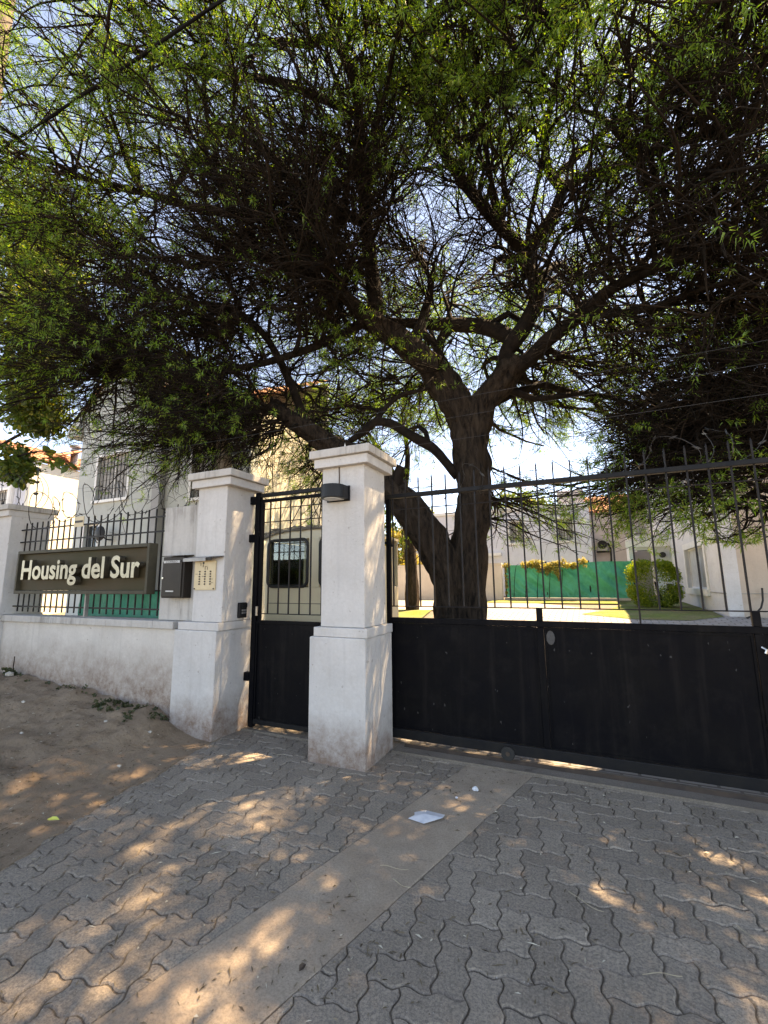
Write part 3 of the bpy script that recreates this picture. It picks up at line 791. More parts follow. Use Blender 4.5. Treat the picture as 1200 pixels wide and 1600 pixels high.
# ------------------------------------------------------------------ houses
def wall_holes(axis, at, a0, a1, z0, z1, holes, th, into):
    """wall on the plane axis=at spanning a0..a1, z0..z1, with rectangular holes; thickness th towards `into` (+1/-1)"""
    b = MB()
    cs = sorted(set([a0, a1] + [h[0] for h in holes] + [h[1] for h in holes]))
    zs = sorted(set([z0, z1] + [h[2] for h in holes] + [h[3] for h in holes]))
    for i in range(len(cs)-1):
        run = None
        for j in range(len(zs)-1):
            cx, cz = (cs[i]+cs[i+1])/2, (zs[j]+zs[j+1])/2
            hole = any(h[0] < cx < h[1] and h[2] < cz < h[3] for h in holes)
            if not hole: run = (run[0], zs[j+1]) if run else (zs[j], zs[j+1])
            if (hole or j == len(zs)-2) and run:
                lo, hi = sorted((at, at+into*th))
                if axis == 'y': b.box(cs[i], cs[i+1], lo, hi, run[0], run[1])
                else: b.box(lo, hi, cs[i], cs[i+1], run[0], run[1])
                run = None
    return b

def window(root, axis, at, a0, a1, z0, z1, into, fw=.06, kind='glass', bars=0, slide=False):
    """frame proud of the wall, pane recessed in the hole"""
    def bx(b, p0, p1, d0, d1, q0, q1):
        lo, hi = sorted((at+into*d0, at+into*d1))
        if axis == 'y': b.box(p0, p1, lo, hi, q0, q1)
        else: b.box(lo, hi, p0, p1, q0, q1)
    b = MB()
    bx(b, a0-fw, a1+fw, -.03, .0-.003, z1, z1+fw); bx(b, a0-fw, a0, -.03, -.003, z0-.001, z1-.001); bx(b, a1, a1+fw, -.03, -.003, z0-.001, z1-.001)
    f = b.build('window', M['white_frame'], root)
    b = MB(); bx(b, a0-fw-.02, a1+fw+.02, -.07, -.003, z0-fw, z0-.002); b.build('sill', M['white_frame'], f)
    b = MB(); bx(b, a0, a1, .10, .112, z0, z1); b.build('pane', M[kind], f)
    b = MB(); w = .035
    bx(b, a0, a1, .075, .098, z0, z0+w); bx(b, a0, a1, .075, .098, z1-w, z1); bx(b, a0, a0+w, .074, .099, z0+w, z1-w); bx(b, a1-w, a1, .074, .099, z0+w, z1-w)
    m = (a0+a1)/2; bx(b, m-w/2, m+w/2, .070, .098, z0+w, z1-w)
    b.build('sash', M['white_frame'], f)
    if bars:
        b = MB()
        for k in range(bars):
            x = a0+(a1-a0)*(k+.5)/bars; bx(b, x-.008, x+.008, .02, .036, z0, z1)
        for zz in (z0+.25*(z1-z0), z0+.75*(z1-z0)): bx(b, a0, a1, .037, .045, zz-.008, zz+.008)
        b.build('window_grille', M['bar'], f)
    return f

def tile_roof(parent, p0, e1, e2, name='roof', pitch=.22, course=.36):
    """barrel tiles over the parallelogram p0 + s*e1 (along the eave) + t*e2 (up the slope): every tile real, joined"""
    p0 = Vector(p0); e1 = Vector(e1); e2 = Vector(e2); n = e1.cross(e2).normalized()
    if n.z < 0: n = -n
    A = int(e1.length/pitch); Bn = int(e2.length/course); b = MB()
    a = e1.normalized()*(e1.length/A); c = e2.normalized()*(e2.length/Bn); rg = random.Random(1)
    b.add([p0-n*.05, p0+e1-n*.05, p0+e1+e2-n*.05, p0+e2-n*.05], [(0,1,2,3)])
    for i in range(A):
        for j in range(Bn):
            o = p0 + a*i + c*j + n*rg.uniform(-.01,.01); V = []
            for tt, lift, sc in ((-.06, .035, 1.0), (1.0, .0, .85)):
                for q in range(5):
                    an = math.pi*q/4; V.append(o + c*tt + a*(.5 - .5*sc*math.cos(an)) + n*(lift + .075*math.sin(an)))
            b.add(V, [(q, q+1, q+6, q+5) for q in range(4)] + [(4,3,2,1,0)])
    o = b.build(name, M['tile'], parent); o['kind'] = 'stuff'
    return o

# left house, behind the sign: a gabled wing and a lower right wing with a sunlit side wall
hl = empty('left_house', (-10.6, 10, 0), 'tree shaded two storey house with barred upper window, behind the sign', 'house')
wall_holes('y', 8.0, -13.88, -10.50, 0, 6.2, [(-12.98,-11.62,3.98,5.30),(-13.35,-12.7,2.55,3.30)], .25, 1).build('wall', M['house_left'], hl)
b = MB(); b.prism([(-13.88,8.0,6.202),(-10.50,8.0,6.202),(-10.50,8.0,7.6),(-11.6,8.0,8.35),(-12.2,8.0,8.35),(-13.88,8.0,6.9)], (0,.25,0)); b.build('gable_wall', M['house_left'], hl)
wall_holes('y', 8.12, -10.21, -7.28, 0, 6.05, [(-9.25,-8.05,3.75,5.15)], .25, 1).build('wall', M['house_left'], hl)
b = MB(); b.box(-10.498, -10.212, 7.93, 8.30, 0, 6.9); b.build('pilaster', simple('grey_pilaster', (.27,.28,.28), (.33,.33,.33), 3, .8, .2), hl)
b = MB(); b.box(-7.53, -7.275, 8.371, 15.2, 0, 6.05); b.build('side_wall', plaster('house_plaster_cream', (.74,.69,.56), False), hl)
b = MB(); b.box(-13.88, -13.63, 8.251, 15.2, 0, 6.2); b.build('side_wall', M['house_left'], hl)
b = MB(); b.box(-13.88, -7.275, 15.201, 15.45, 0, 6.05); b.build('back_wall', M['house_left'], hl)
for z in (4.55, 4.95):
    b = MB(); b.box(-8.0, -7.27, 8.108, 8.118, z, z+.03); b.build('groove', M['rail'], hl)
window(hl, 'y', 8.0, -12.98, -11.62, 3.98, 5.30, 1, .08, 'shutter', 9)
window(hl, 'y', 8.0, -13.35, -12.7, 2.55, 3.30, 1, .05, 'glass')
window(hl, 'y', 8.12, -9.25, -8.05, 3.75, 5.15, 1, .08, 'shutter', 8)
b = MB(); b.prism([(-14.45,7.85,6.10),(-14.45,7.85,6.22),(-13.86,7.85,6.98),(-13.86,7.85,6.84)], (0,7.4,0)); b.prism([(-14.45,7.86,6.09),(-13.89,7.86,6.09),(-13.89,7.86,6.70)], (0,.10,0)); b.build('eave', M['house_left'], hl)
tile_roof(hl, (-10.45, 7.95, 6.15), (3.25, 0, 0), (0, 3.6, 1.9))
tile_roof(hl, (-14.0, 7.9, 6.85), (0, 7.4, 0), (1.9, 0, 1.55))
tile_roof(hl, (-10.3, 7.9, 6.95), (0, 7.4, 0), (-1.8, 0, 1.45))
b = MB(); b.prism([(-10.45,11.55,6.15),(-7.28,11.55,6.15),(-7.28,11.55,8.0),(-10.45,11.55,8.0)], (0,.1,0)); b.build('ridge_wall', M['house_left'], hl)
ds = empty('satellite_dish', (-12.1, 7.75, 2.6), 'dark round satellite dish on the shaded house wall above the sign', 'dish')
b = MB(); V = []; F = []
for r_ in range(5):
    for k in range(20):
        a = 2*math.pi*k/20; rr = .21*r_/4; V.append((-12.1+rr*math.cos(a), 7.62+.25*rr*rr/.3, 2.95+rr*math.sin(a)))
F = [(r_*20+k, r_*20+(k+1)%20, r_*20+20+(k+1)%20, r_*20+20+k) for r_ in range(4) for k in range(20)]
b.add(V, F); b.add([(p[0],p[1]+.012,p[2]) for p in V], [q[::-1] for q in F]); b.build('reflector', M['rail'], ds, smooth=True)
b = MB(); b.tube([(-12.1,7.66,2.95),(-12.1,7.85,2.8),(-12.1,7.995,2.8)], .02, 8); b.build('bracket', M['bar'], ds)
b = MB(); b.tube([(-12.1,7.62,2.68),(-12.05,7.35,2.95)], .012, 6); b.tube([(-12.1,7.62,3.22),(-12.05,7.35,2.95)], .012, 6); b.build('feed_arm', M['bar'], ds)

# far left house: bright sunlit side wall, terracotta roof, metal flue
hf = empty('far_house', (-21, 12, 0), 'sunlit cream house with orange tiled roof at the left edge', 'house')
b = MB(); b.box(-18.25, -18.0, 8.75, 17, 0, 6.0); b.build('side_wall', plaster('far_plaster_cream', (.80,.76,.64), False), hf)
wall_holes('y', 8.75, -25, -18.251, 0, 5.8, [(-20.4,-19.4,3.7,5.1)], .25, 1).build('wall', M['house_blue'], hf)  # bluish plaster carries the shade of this front in its colour
window(hf, 'y', 8.75, -20.4, -19.4, 3.7, 5.1, 1, .09, 'shutter', 6)
b = MB(); b.box(-18.6, -17.93, 8.45, 9.0, 5.82, 6.06); b.build('cornice', M['white_frame'], hf)
b = MB(); b.tube([(-18.75,8.55,0),(-18.75,8.55,5.6)], .10, 12); b.box(-18.9,-18.6,8.4,8.7,5.5,5.62); b.build('porch_column', M['white_frame'], hf)
tile_roof(hf, (-17.9, 8.4, 6.05), (0, 8.4, 0), (-2.2, 0, 1.0))
tile_roof(hf, (-25, 8.3, 5.85), (7.0, 0, 0), (0, 2.2, 1.0))
b = MB(); b.tube([(-18.4,10.35,6.1),(-18.4,10.35,7.02)], .13, 12); fl = b.build('flue', M['grey_metal'], hf)
b = MB(); b.tube([(-18.4,10.35,7.03),(-18.4,10.35,7.10)], .20, 12); b.build('flue_cap', M['grey_metal'], fl)

# right house: corner towards the gate
hr = empty('right_house', (5, 15, .7), 'white house with beige front and sliding white window, right of the hedge', 'house')
wall_holes('x', 2.74, 12.0, 27, .3, 6.0, [(13.62,15.96,1.30,2.42)], .25, 1).build('side_wall', M['house_right'], hr)
b = MB(); b.box(2.992, 9.5, 12.0, 12.25, .3, 6.0); b.build('front_wall', M['house_beige'], hr)
b = MB(); b.box(2.728, 2.990, 11.985, 11.998, .3, 6.0); b.build('corner_strip', M['house_right'], hr)
b = MB(); b.box(2.722, 2.738, 12.0, 13.4, 1.22, 1.245); b.build('groove', M['shutter'], hr)
b = MB(); b.box(2.992, 9.5, 11.985, 11.998, 1.22, 1.24); b.build('groove', M['shutter'], hr)
f = window(hr, 'x', 2.74, 13.62, 15.96, 1.30, 2.42, 1, .17, 'curtain')
b = MB(); b.box(2.815, 2.832, 13.70, 14.50, 1.34, 2.38); b.build('blind', M['shutter'], f)
b = MB(); b.box(2.60, 9.7, 11.85, 27, 6.001, 6.16); b.build('parapet', M['house_right'], hr)
b = MB(); b.tube([(2.70,14.0+2.9,1.3),(2.45,16.9,1.3)], .06, 10); b.tube([(2.45,16.9,1.30),(2.30,16.9,1.30)], .12, 12); b.build('meter_box', M['rubber'], hr)
pc = hr
wall_holes('y', 18.5, 1.45, 2.738, .7, 3.15, [(1.62,2.25,.71,2.62)], .25, 1).build('porch_front', M['house_right'], hr)
b = MB(); b.box(1.35, 2.738, 18.38, 18.497, 2.72, 2.95); b.build('porch_beam', M['white_frame'], hr)
b = MB(); b.box(1.62, 2.25, 19.6, 19.7, .7, 2.62); b.build('porch_door', M['house_beige'], hr)
b = MB(); b.box(1.45, 1.55, 18.751, 19.6, .7, 3.15); b.build('porch_side', M['house_right'], hr)
b = MB(); b.tube([(2.48,18.49,2.42),(2.48,18.36,2.42)], .10, 14); b.tube([(2.48,18.36,2.42),(2.48,18.30,2.42)], .07, 14); b.build('porch_lamp', M['rubber'], hr)
b = MB(); b.tube([(3.33,11.9,1.35),(3.30,11.85,1.1),(3.24,11.8,.95),(3.1,11.75,.80),(2.95,11.7,.74)], .018, 6)
tag(b.build('garden_hose', M['rubber']), 'dark hose hanging down the beige house front to the ground', 'hose')

# pale house beyond the tarp and a beige house to its right
hb = empty('pale_house', (-4, 25, .9), 'pale blue white house with two small windows beyond the green tarp', 'house')
wall_holes('y', 22, -9, .27, .5, 4.95, [(-3.33,-2.62,3.38,4.40),(-1.13,-.44,3.38,4.40)], .25, 1).build('wall', M['house_blue'], hb)
window(hb, 'y', 22, -3.33, -2.62, 3.38, 4.40, 1, .10, 'shutter', 6)
window(hb, 'y', 22, -1.13, -.44, 3.38, 4.40, 1, .10, 'shutter', 6)
b = MB(); b.box(.02, .27, 22.251, 29, .5, 4.95); b.build('side_wall', M['house_blue'], hb)
b = MB(); b.box(-9.1, .37, 21.9, 22.3, 4.951, 5.10); b.build('parapet', M['white_frame'], hb)
b = MB(); b.box(-7.5, -3.75, 21.85, 21.995, 2.78, 2.92); b.build('moulding', M['white_frame'], hb)
b = MB(); b.box(-1.2, .1, 25.0, 26.5, 5.101, 6.3); b.build('chimney', simple('pinkish_plaster', (.56,.47,.43), (.60,.52,.48), 2, .9), hb)
hm = empty('beige_house', (2, 28, 1), 'dull beige house wall with air conditioner above the green tarp', 'house')
b = MB(); b.box(.30, 6, 25, 25.25, .5, 5.0); b.build('wall', simple('dull_pink_plaster', (.52,.45,.41), (.58,.51,.47), 2, .9, .2), hm)
tile_roof(hm, (.1, 24.7, 5.0), (6,0,0), (0,3,1.3))
b = MB(); b.box(2.0, 2.25, 24.3, 24.998, .5, 4.1); b.build('buttress', M['house_right'], hm)
ac = empty('air_conditioner', (.85, 24.85, 3.2), 'grey air conditioner unit on the beige wall above the tarp', 'air conditioner')
b = MB(); b.box(.55, 1.0, 24.62, 24.95, 3.0, 3.62); b.build('case', M['shutter'], ac, .02)
b = MB(); b.tube([(.78,24.615,3.31),(.78,24.60,3.31)], .22, 16); b.build('fan_grille', M['bar'], ac)
b = MB(); b.tube([(1.05,24.9,3.4),(1.15,24.9,3.1),(1.12,24.9,2.2)], .04, 6); b.box(.5,1.1,24.7,24.99,2.93,2.985); b.build('pipe', M['rail'], ac)

# inner boundary wall, green tarp fence
wi = empty('garden_wall', (-6, 17.3, .7), 'plain greyish garden wall seen left and right of the trunk', 'wall')
b = MB(); b.box(-14, -2.97, 17.2, 17.4, .3, 2.17); b.build('wall_face', M['inner_wall'], wi)
b = MB(); b.box(-14, -2.96, 17.16, 17.44, 2.172, 2.24); b.build('coping', M['inner_wall'], wi)
tf = empty('tarp_fence', (-.8, 17.5, .8), 'bright green shade cloth fence standing on a low kerb', 'fence')
V = []; F = []; nx, nz_ = 110, 26
from mathutils import noise as nz
for i in range(nx+1):
    for j in range(nz_+1):
        x = -2.86 + (1.42+2.86)*i/nx; s = j/nz_
        top = 2.20 + .02*math.sin(x*3) + (.06*(x/1.4) if x > 0 else 0) - .05*abs(math.sin((x+.3)*1.05))
        y = 17.5 + .12*nz.noise((x*1.3+s*1.2, s*1.5, 0)) + .085*nz.noise((x*3.2+s*4, s*2.2, 2)) + .012*nz.noise((x*13, s*6, 4))
        V.append((x, y, .93 + (top-.93)*s))
for i in range(nx):
    for j in range(nz_): a = i*(nz_+1)+j; F.append((a, a+nz_+1, a+nz_+2, a+1))
b = MB(); b.add(V, F); b.build('cloth', M['tarp'], tf, smooth=True)
b = MB(); b.box(-2.95, 1.5, 17.44, 17.64, .6, .925); b.build('kerb', M['house_beige'], tf)
for x in (-2.9, -1.4, .05, 1.45):
    b = MB(); b.tube([(x,17.6,.9),(x,17.6,2.26)], .03, 8); b.build('post', M['bar'], tf)
tl = empty('tarp_screen', (-6.1, 4.6, 1.1), 'green shade cloth hanging behind the pickets below the sign', 'screen')
V = []; F = []
for i in range(61):
    for j in range(11):
        x = -7.35 + 2.45*i/60; s = j/10
        V.append((x, 4.45+.05*nz.noise((x*3, s*2, 1))+.02*nz.noise((x*9, s*4, 3)), .35+1.10*s))
for i in range(60):
    for j in range(10): a = i*11+j; F.append((a, a+11, a+12, a+1))
b = MB(); b.add(V, F); b.build('cloth', M['tarp'], tl, smooth=True)
b = MB(); b.tube([(-7.35,4.47,1.46),(-4.9,4.47,1.46)], .012, 6); b.build('top_cord', M['bar'], tl)

# ------------------------------------------------------------------ guard booth behind the small gate
VX0, VX1, VY0, VY1 = -4.62, -2.80, 5.5, 6.75
ZG = .10; Zs, Zt = 1.487, 2.215
gb = empty('guard_booth', (-3.7, 6.1, ZG), 'cream guard booth with black rimmed windows behind the small gate', 'booth')
def corner(cx, cy, r, a0, n=6): return [(cx+r*math.cos(R(a0+90*k/n)), cy+r*math.sin(R(a0+90*k/n))) for k in range(n+1)]
def plan(d, r):
    return corner(VX1-r+d, VY0+r-d, r, 270) + corner(VX1-r+d, VY1-r+d, r, 0) + corner(VX0+r-d, VY1-r+d, r, 90) + corner(VX0+r-d, VY0+r-d, r, 180)
pl_ = plan(0, .13)
b = MB(); b.prism([(x, y, ZG) for x, y in pl_], (0, 0, Zs-ZG)); b.build('body', M['van'], gb, .012)
b = MB(); b.prism([(x, y, ZG+.02) for x, y in plan(.012, .14)], (0, 0, .14)); b.build('skirting', M['van_roof'], gb)
for cx, cy, a0 in ((VX1-.13,VY0+.13,270),(VX1-.13,VY1-.13,0),(VX0+.13,VY1-.13,90),(VX0+.13,VY0+.13,180)):
    o_ = corner(cx, cy, .13, a0); i_ = corner(cx, cy, .085, a0)[::-1]
    b = MB(); b.prism([(x, y, Zs+.001) for x, y in o_+i_], (0, 0, Zt-Zs-.002)); b.build('corner_post', M['van'], gb)
b = MB(); b.box(-3.765, -3.565, VY0+.003, VY0+.05, Zs+.001, Zt-.001); b.build('mullion', M['van'], gb, .01)
b = MB(); b.box(-3.765, -3.565, VY1-.05, VY1-.003, Zs+.001, Zt-.001); b.build('mullion', M['van'], gb, .01)
# fascia above the windows follows the shallow dome
dome = [(VX0+.01, .03), (VX0+.16, .085), (VX0+.42, .125), (VX0+.75, .14), (VX1-.75, .14), (VX1-.42, .125), (VX1-.16, .085), (VX1-.01, .03)]
b = MB(); b.prism([(VX0+.01,VY0+.012,Zt)] + [(VX1-.01,VY0+.012,Zt)] + [(x, VY0+.012, Zt+h) for x, h in dome[::-1]], (0, VY1-VY0-.024, 0)); b.build('roof_shell', M['van'], gb)
rg = random.Random(4)
dk = MB()
for q in range(90):
    t = rg.random()*(len(dome)-1); i_ = int(t); u = t-i_; x = dome[i_][0]*(1-u)+dome[i_+1][0]*u; h = dome[i_][1]*(1-u)+dome[i_+1][1]*u
    y = VY0 - .03 + rg.random()**2*.5; z = Zt+h+.02+rg.uniform(-.02,.035); a = rg.uniform(-.5,.5); L = rg.uniform(.05,.16)
    dk.tube([(x-L*math.cos(a), y+L*math.sin(a)*.5, z), (x, y, z+rg.uniform(.005,.02)), (x+L*math.cos(a), y-L*math.sin(a)*.5, z-rg.uniform(0,.025))], [.004, rg.uniform(.008,.02), .003], 5)
o = dk.build('roof_litter', M['van_roof'], gb); o['kind'] = 'stuff'
pts = []
for (xa, za), (xb_, zb_) in zip(dome, dome[1:]):
    for t in np.linspace(0, 1, 5, False): pts.append((xa+(xb_-xa)*t, VY0-.012+rg.uniform(-.008,.008), Zt+za+(zb_-za)*t+.004+rg.uniform(-.006,.006)))
b = MB(); b.tube(pts, [rg.uniform(.014,.024) for _ in pts], 7); b.build('roof_edge', M['van_roof'], gb)
def rrect(x0, x1, z0, z1, r, n=5):
    o = []
    for cx, cz, a0 in ((x1-r,z1-r,0),(x0+r,z1-r,90),(x0+r,z0+r,180),(x1-r,z0+r,270)):
        for k in range(n+1): a = R(a0+90*k/n); o.append((cx+r*math.cos(a), cz+r*math.sin(a)))
    return o
for yy in (VY0-.004, VY1-.03):
    for x0, x1 in ((-4.505,-3.775),(-3.555,-2.92)):
        ou = rrect(x0, x1, 1.500, 2.203, .09)
        b = MB(); b.tube([(x, yy, z) for x, z in ou]+[(ou[0][0],yy,ou[0][1])], .024, 6, False); w_ = b.build('window', M['rubber'], gb)
        b = MB(); b.prism([(x, yy+.016, z) for x, z in ou][::-1], (0,.005,0)); b.build('pane', M['clear'], w_)
b = MB(); b.box(VX0+.14, VX1-.14, VY0+.15, VY1-.15, Zs, Zs+.006); b.build('shelf', M['rubber'], gb)
b = MB(); b.tube([(VX0+.01,VY0+.2,Zs+.03),(VX0+.01,VY1-.2,Zs+.03),(VX0+.01,VY1-.2,Zt-.03),(VX0+.01,VY0+.2,Zt-.03),(VX0+.01,VY0+.2,Zs+.03)], .024, 6, False); w_ = b.build('window', M['rubber'], gb)
b = MB(); b.box(VX0+.012, VX0+.017, VY0+.15, VY1-.15, Zs+.01, Zt-.01); b.build('pane', M['clear'], w_)
b = MB(); b.box(VX0+.12, VX1-.12, VY0-.003, VY0-.0005, 1.245, 1.257); b.build('belt_line', M['van_roof'], gb)
b = MB(); b.box(VX1-.002, VX1+.012, 5.85, 6.45, ZG+.17, 2.1); b.build('door', M['van'], gb)

# ------------------------------------------------------------------ ground litter
pp = MB(); V = [(-1.20,2.96,.006),(-1.08,2.93,.012),(-.985,3.03,.020),(-.99,3.10,.006),(-1.12,3.08,.018),(-1.19,3.05,.006),(-1.10,3.01,.03),(-1.17,3.0,.014)]
pp.add(V, [(0,1,6),(1,2,6),(2,3,6),(3,4,6),(4,5,6),(5,7,6),(7,0,6)])
o = pp.build('paper_scrap', M['paper']); tag(o, 'crumpled pale blue white paper scrap lying on the concrete strip', 'paper')
md = o.modifiers.new('thickness', 'SOLIDIFY'); md.thickness = .002
def blob(name, p, r, m, label, cat, group=None, seed=0):
    rg = random.Random(seed); bm = bmesh.new(); bmesh.ops.create_icosphere(bm, subdivisions=1, radius=1)
    for v in bm.verts: v.co *= rg.uniform(.75, 1.2); v.co = Vector((v.co.x*r, v.co.y*r*rg.uniform(.7,.9), v.co.z*r*.6))
    me = bpy.data.meshes.new(name); bm.to_mesh(me); bm.free()
    o = link(name, me, m, None, (p[0], p[1], p[2]+r*.4)); return tag(o, label, cat, group)
blob('white_crumb', (-.885,3.53,.003), .028, M['paper'], 'larger white crumb on the concrete strip near the gate', 'crumb', 'white crumbs', 1)
blob('white_crumb', (-.98,3.36,.003), .012, M['paper'], 'tiny white crumb on the concrete strip beside the paper', 'crumb', 'white crumbs', 2)
blob('stone', (-7.0,3.42,dirt_z(-7.0,3.42)), .06, M['stone'], 'pale stone lying below the weed at the wall foot', 'stone', None, 3)
sp = [(-4.45,3.05,'pebble below the patch of ground weeds'),(-4.0,3.2,'pebble closest to the intercom pillar on the dirt'),(-4.9,2.55,'pebble in the middle of the dirt verge'),
      (-5.6,2.9,'pebble furthest left on the dirt verge'),(-3.72,2.7,'pebble near the dirt edge beside the pavers'),(-4.3,1.95,'pebble nearest the camera on the dirt verge')]
rg = random.Random(5)
for k, (x, y, lb) in enumerate(sp):
    blob('pebble', (x, y, dirt_z(x, y)-.004), rg.uniform(.012,.026), M['stone'], 'small pale '+lb, 'pebble', 'pebbles on the dirt', 10+k)
tw = [(-1.16,2.44,.16,'longest straw stalk on the concrete strip'),(-1.05,2.36,.12,'bent straw stalk on the right side of the concrete strip'),(-1.22,2.26,.11,'straw stalk nearest the camera on the concrete strip'),
      (-.05,2.55,.18,'long straw stalk in the middle of the driveway pavers'),(.22,2.30,.15,'straw stalk on the right hand driveway pavers'),(.36,2.10,.12,'short straw stalk nearest the camera at the right edge'),
      (.55,2.60,.12,'straw stalk on the pavers at the far right edge'),(-.50,1.75,.10,'small straw stalk low on the driveway pavers')]
for k, (x, y, L, lb) in enumerate(tw):
    a = rg.uniform(0, 6.28); c = rg.uniform(-6, 6); pts = []; px_, py_ = x, y
    for i in range(8):
        pts.append((px_, py_, .008+.004*math.sin(i+k))); a += c*L/7; px_ += math.cos(a)*L/7; py_ += math.sin(a)*L/7
    b = MB(); b.tube(pts, .0013, 4)
    tag(b.build('dry_stalk', M['dry_twig']), 'curled dry '+lb, 'stalk', 'dry stalks on the ground')
def leafshape(name, p, L, W, rz, m, label, seed):
    V = [(-L,0,0),(-L*.4,-W,.006),(L*.3,-W*.8,.008),(L,0,.002),(L*.3,W*.8,.012),(-L*.4,W,.010),(0,0,.0)]
    me = bpy.data.meshes.new(name); me.from_pydata(V, [], [(0,1,6),(1,2,6),(2,3,6),(3,4,6),(4,5,6),(5,0,6)])
    o = link(name, me, m, None, p); o.rotation_euler = (.1, .1, rz); return tag(o, label, 'leaf')
leafshape('fallen_leaf', (-3.30,1.96,.035), .040, .018, .5, simple('yellow_leaf', (.50,.52,.10), rough=.6), 'yellow green fallen leaf at the edge of the dirt', 1)
leafshape('fallen_leaf', (-1.17,1.72,.008), .022, .012, 1.5, simple('brown_leaf', (.07,.045,.03), rough=.8), 'dark brown fallen leaf on the concrete strip', 2)
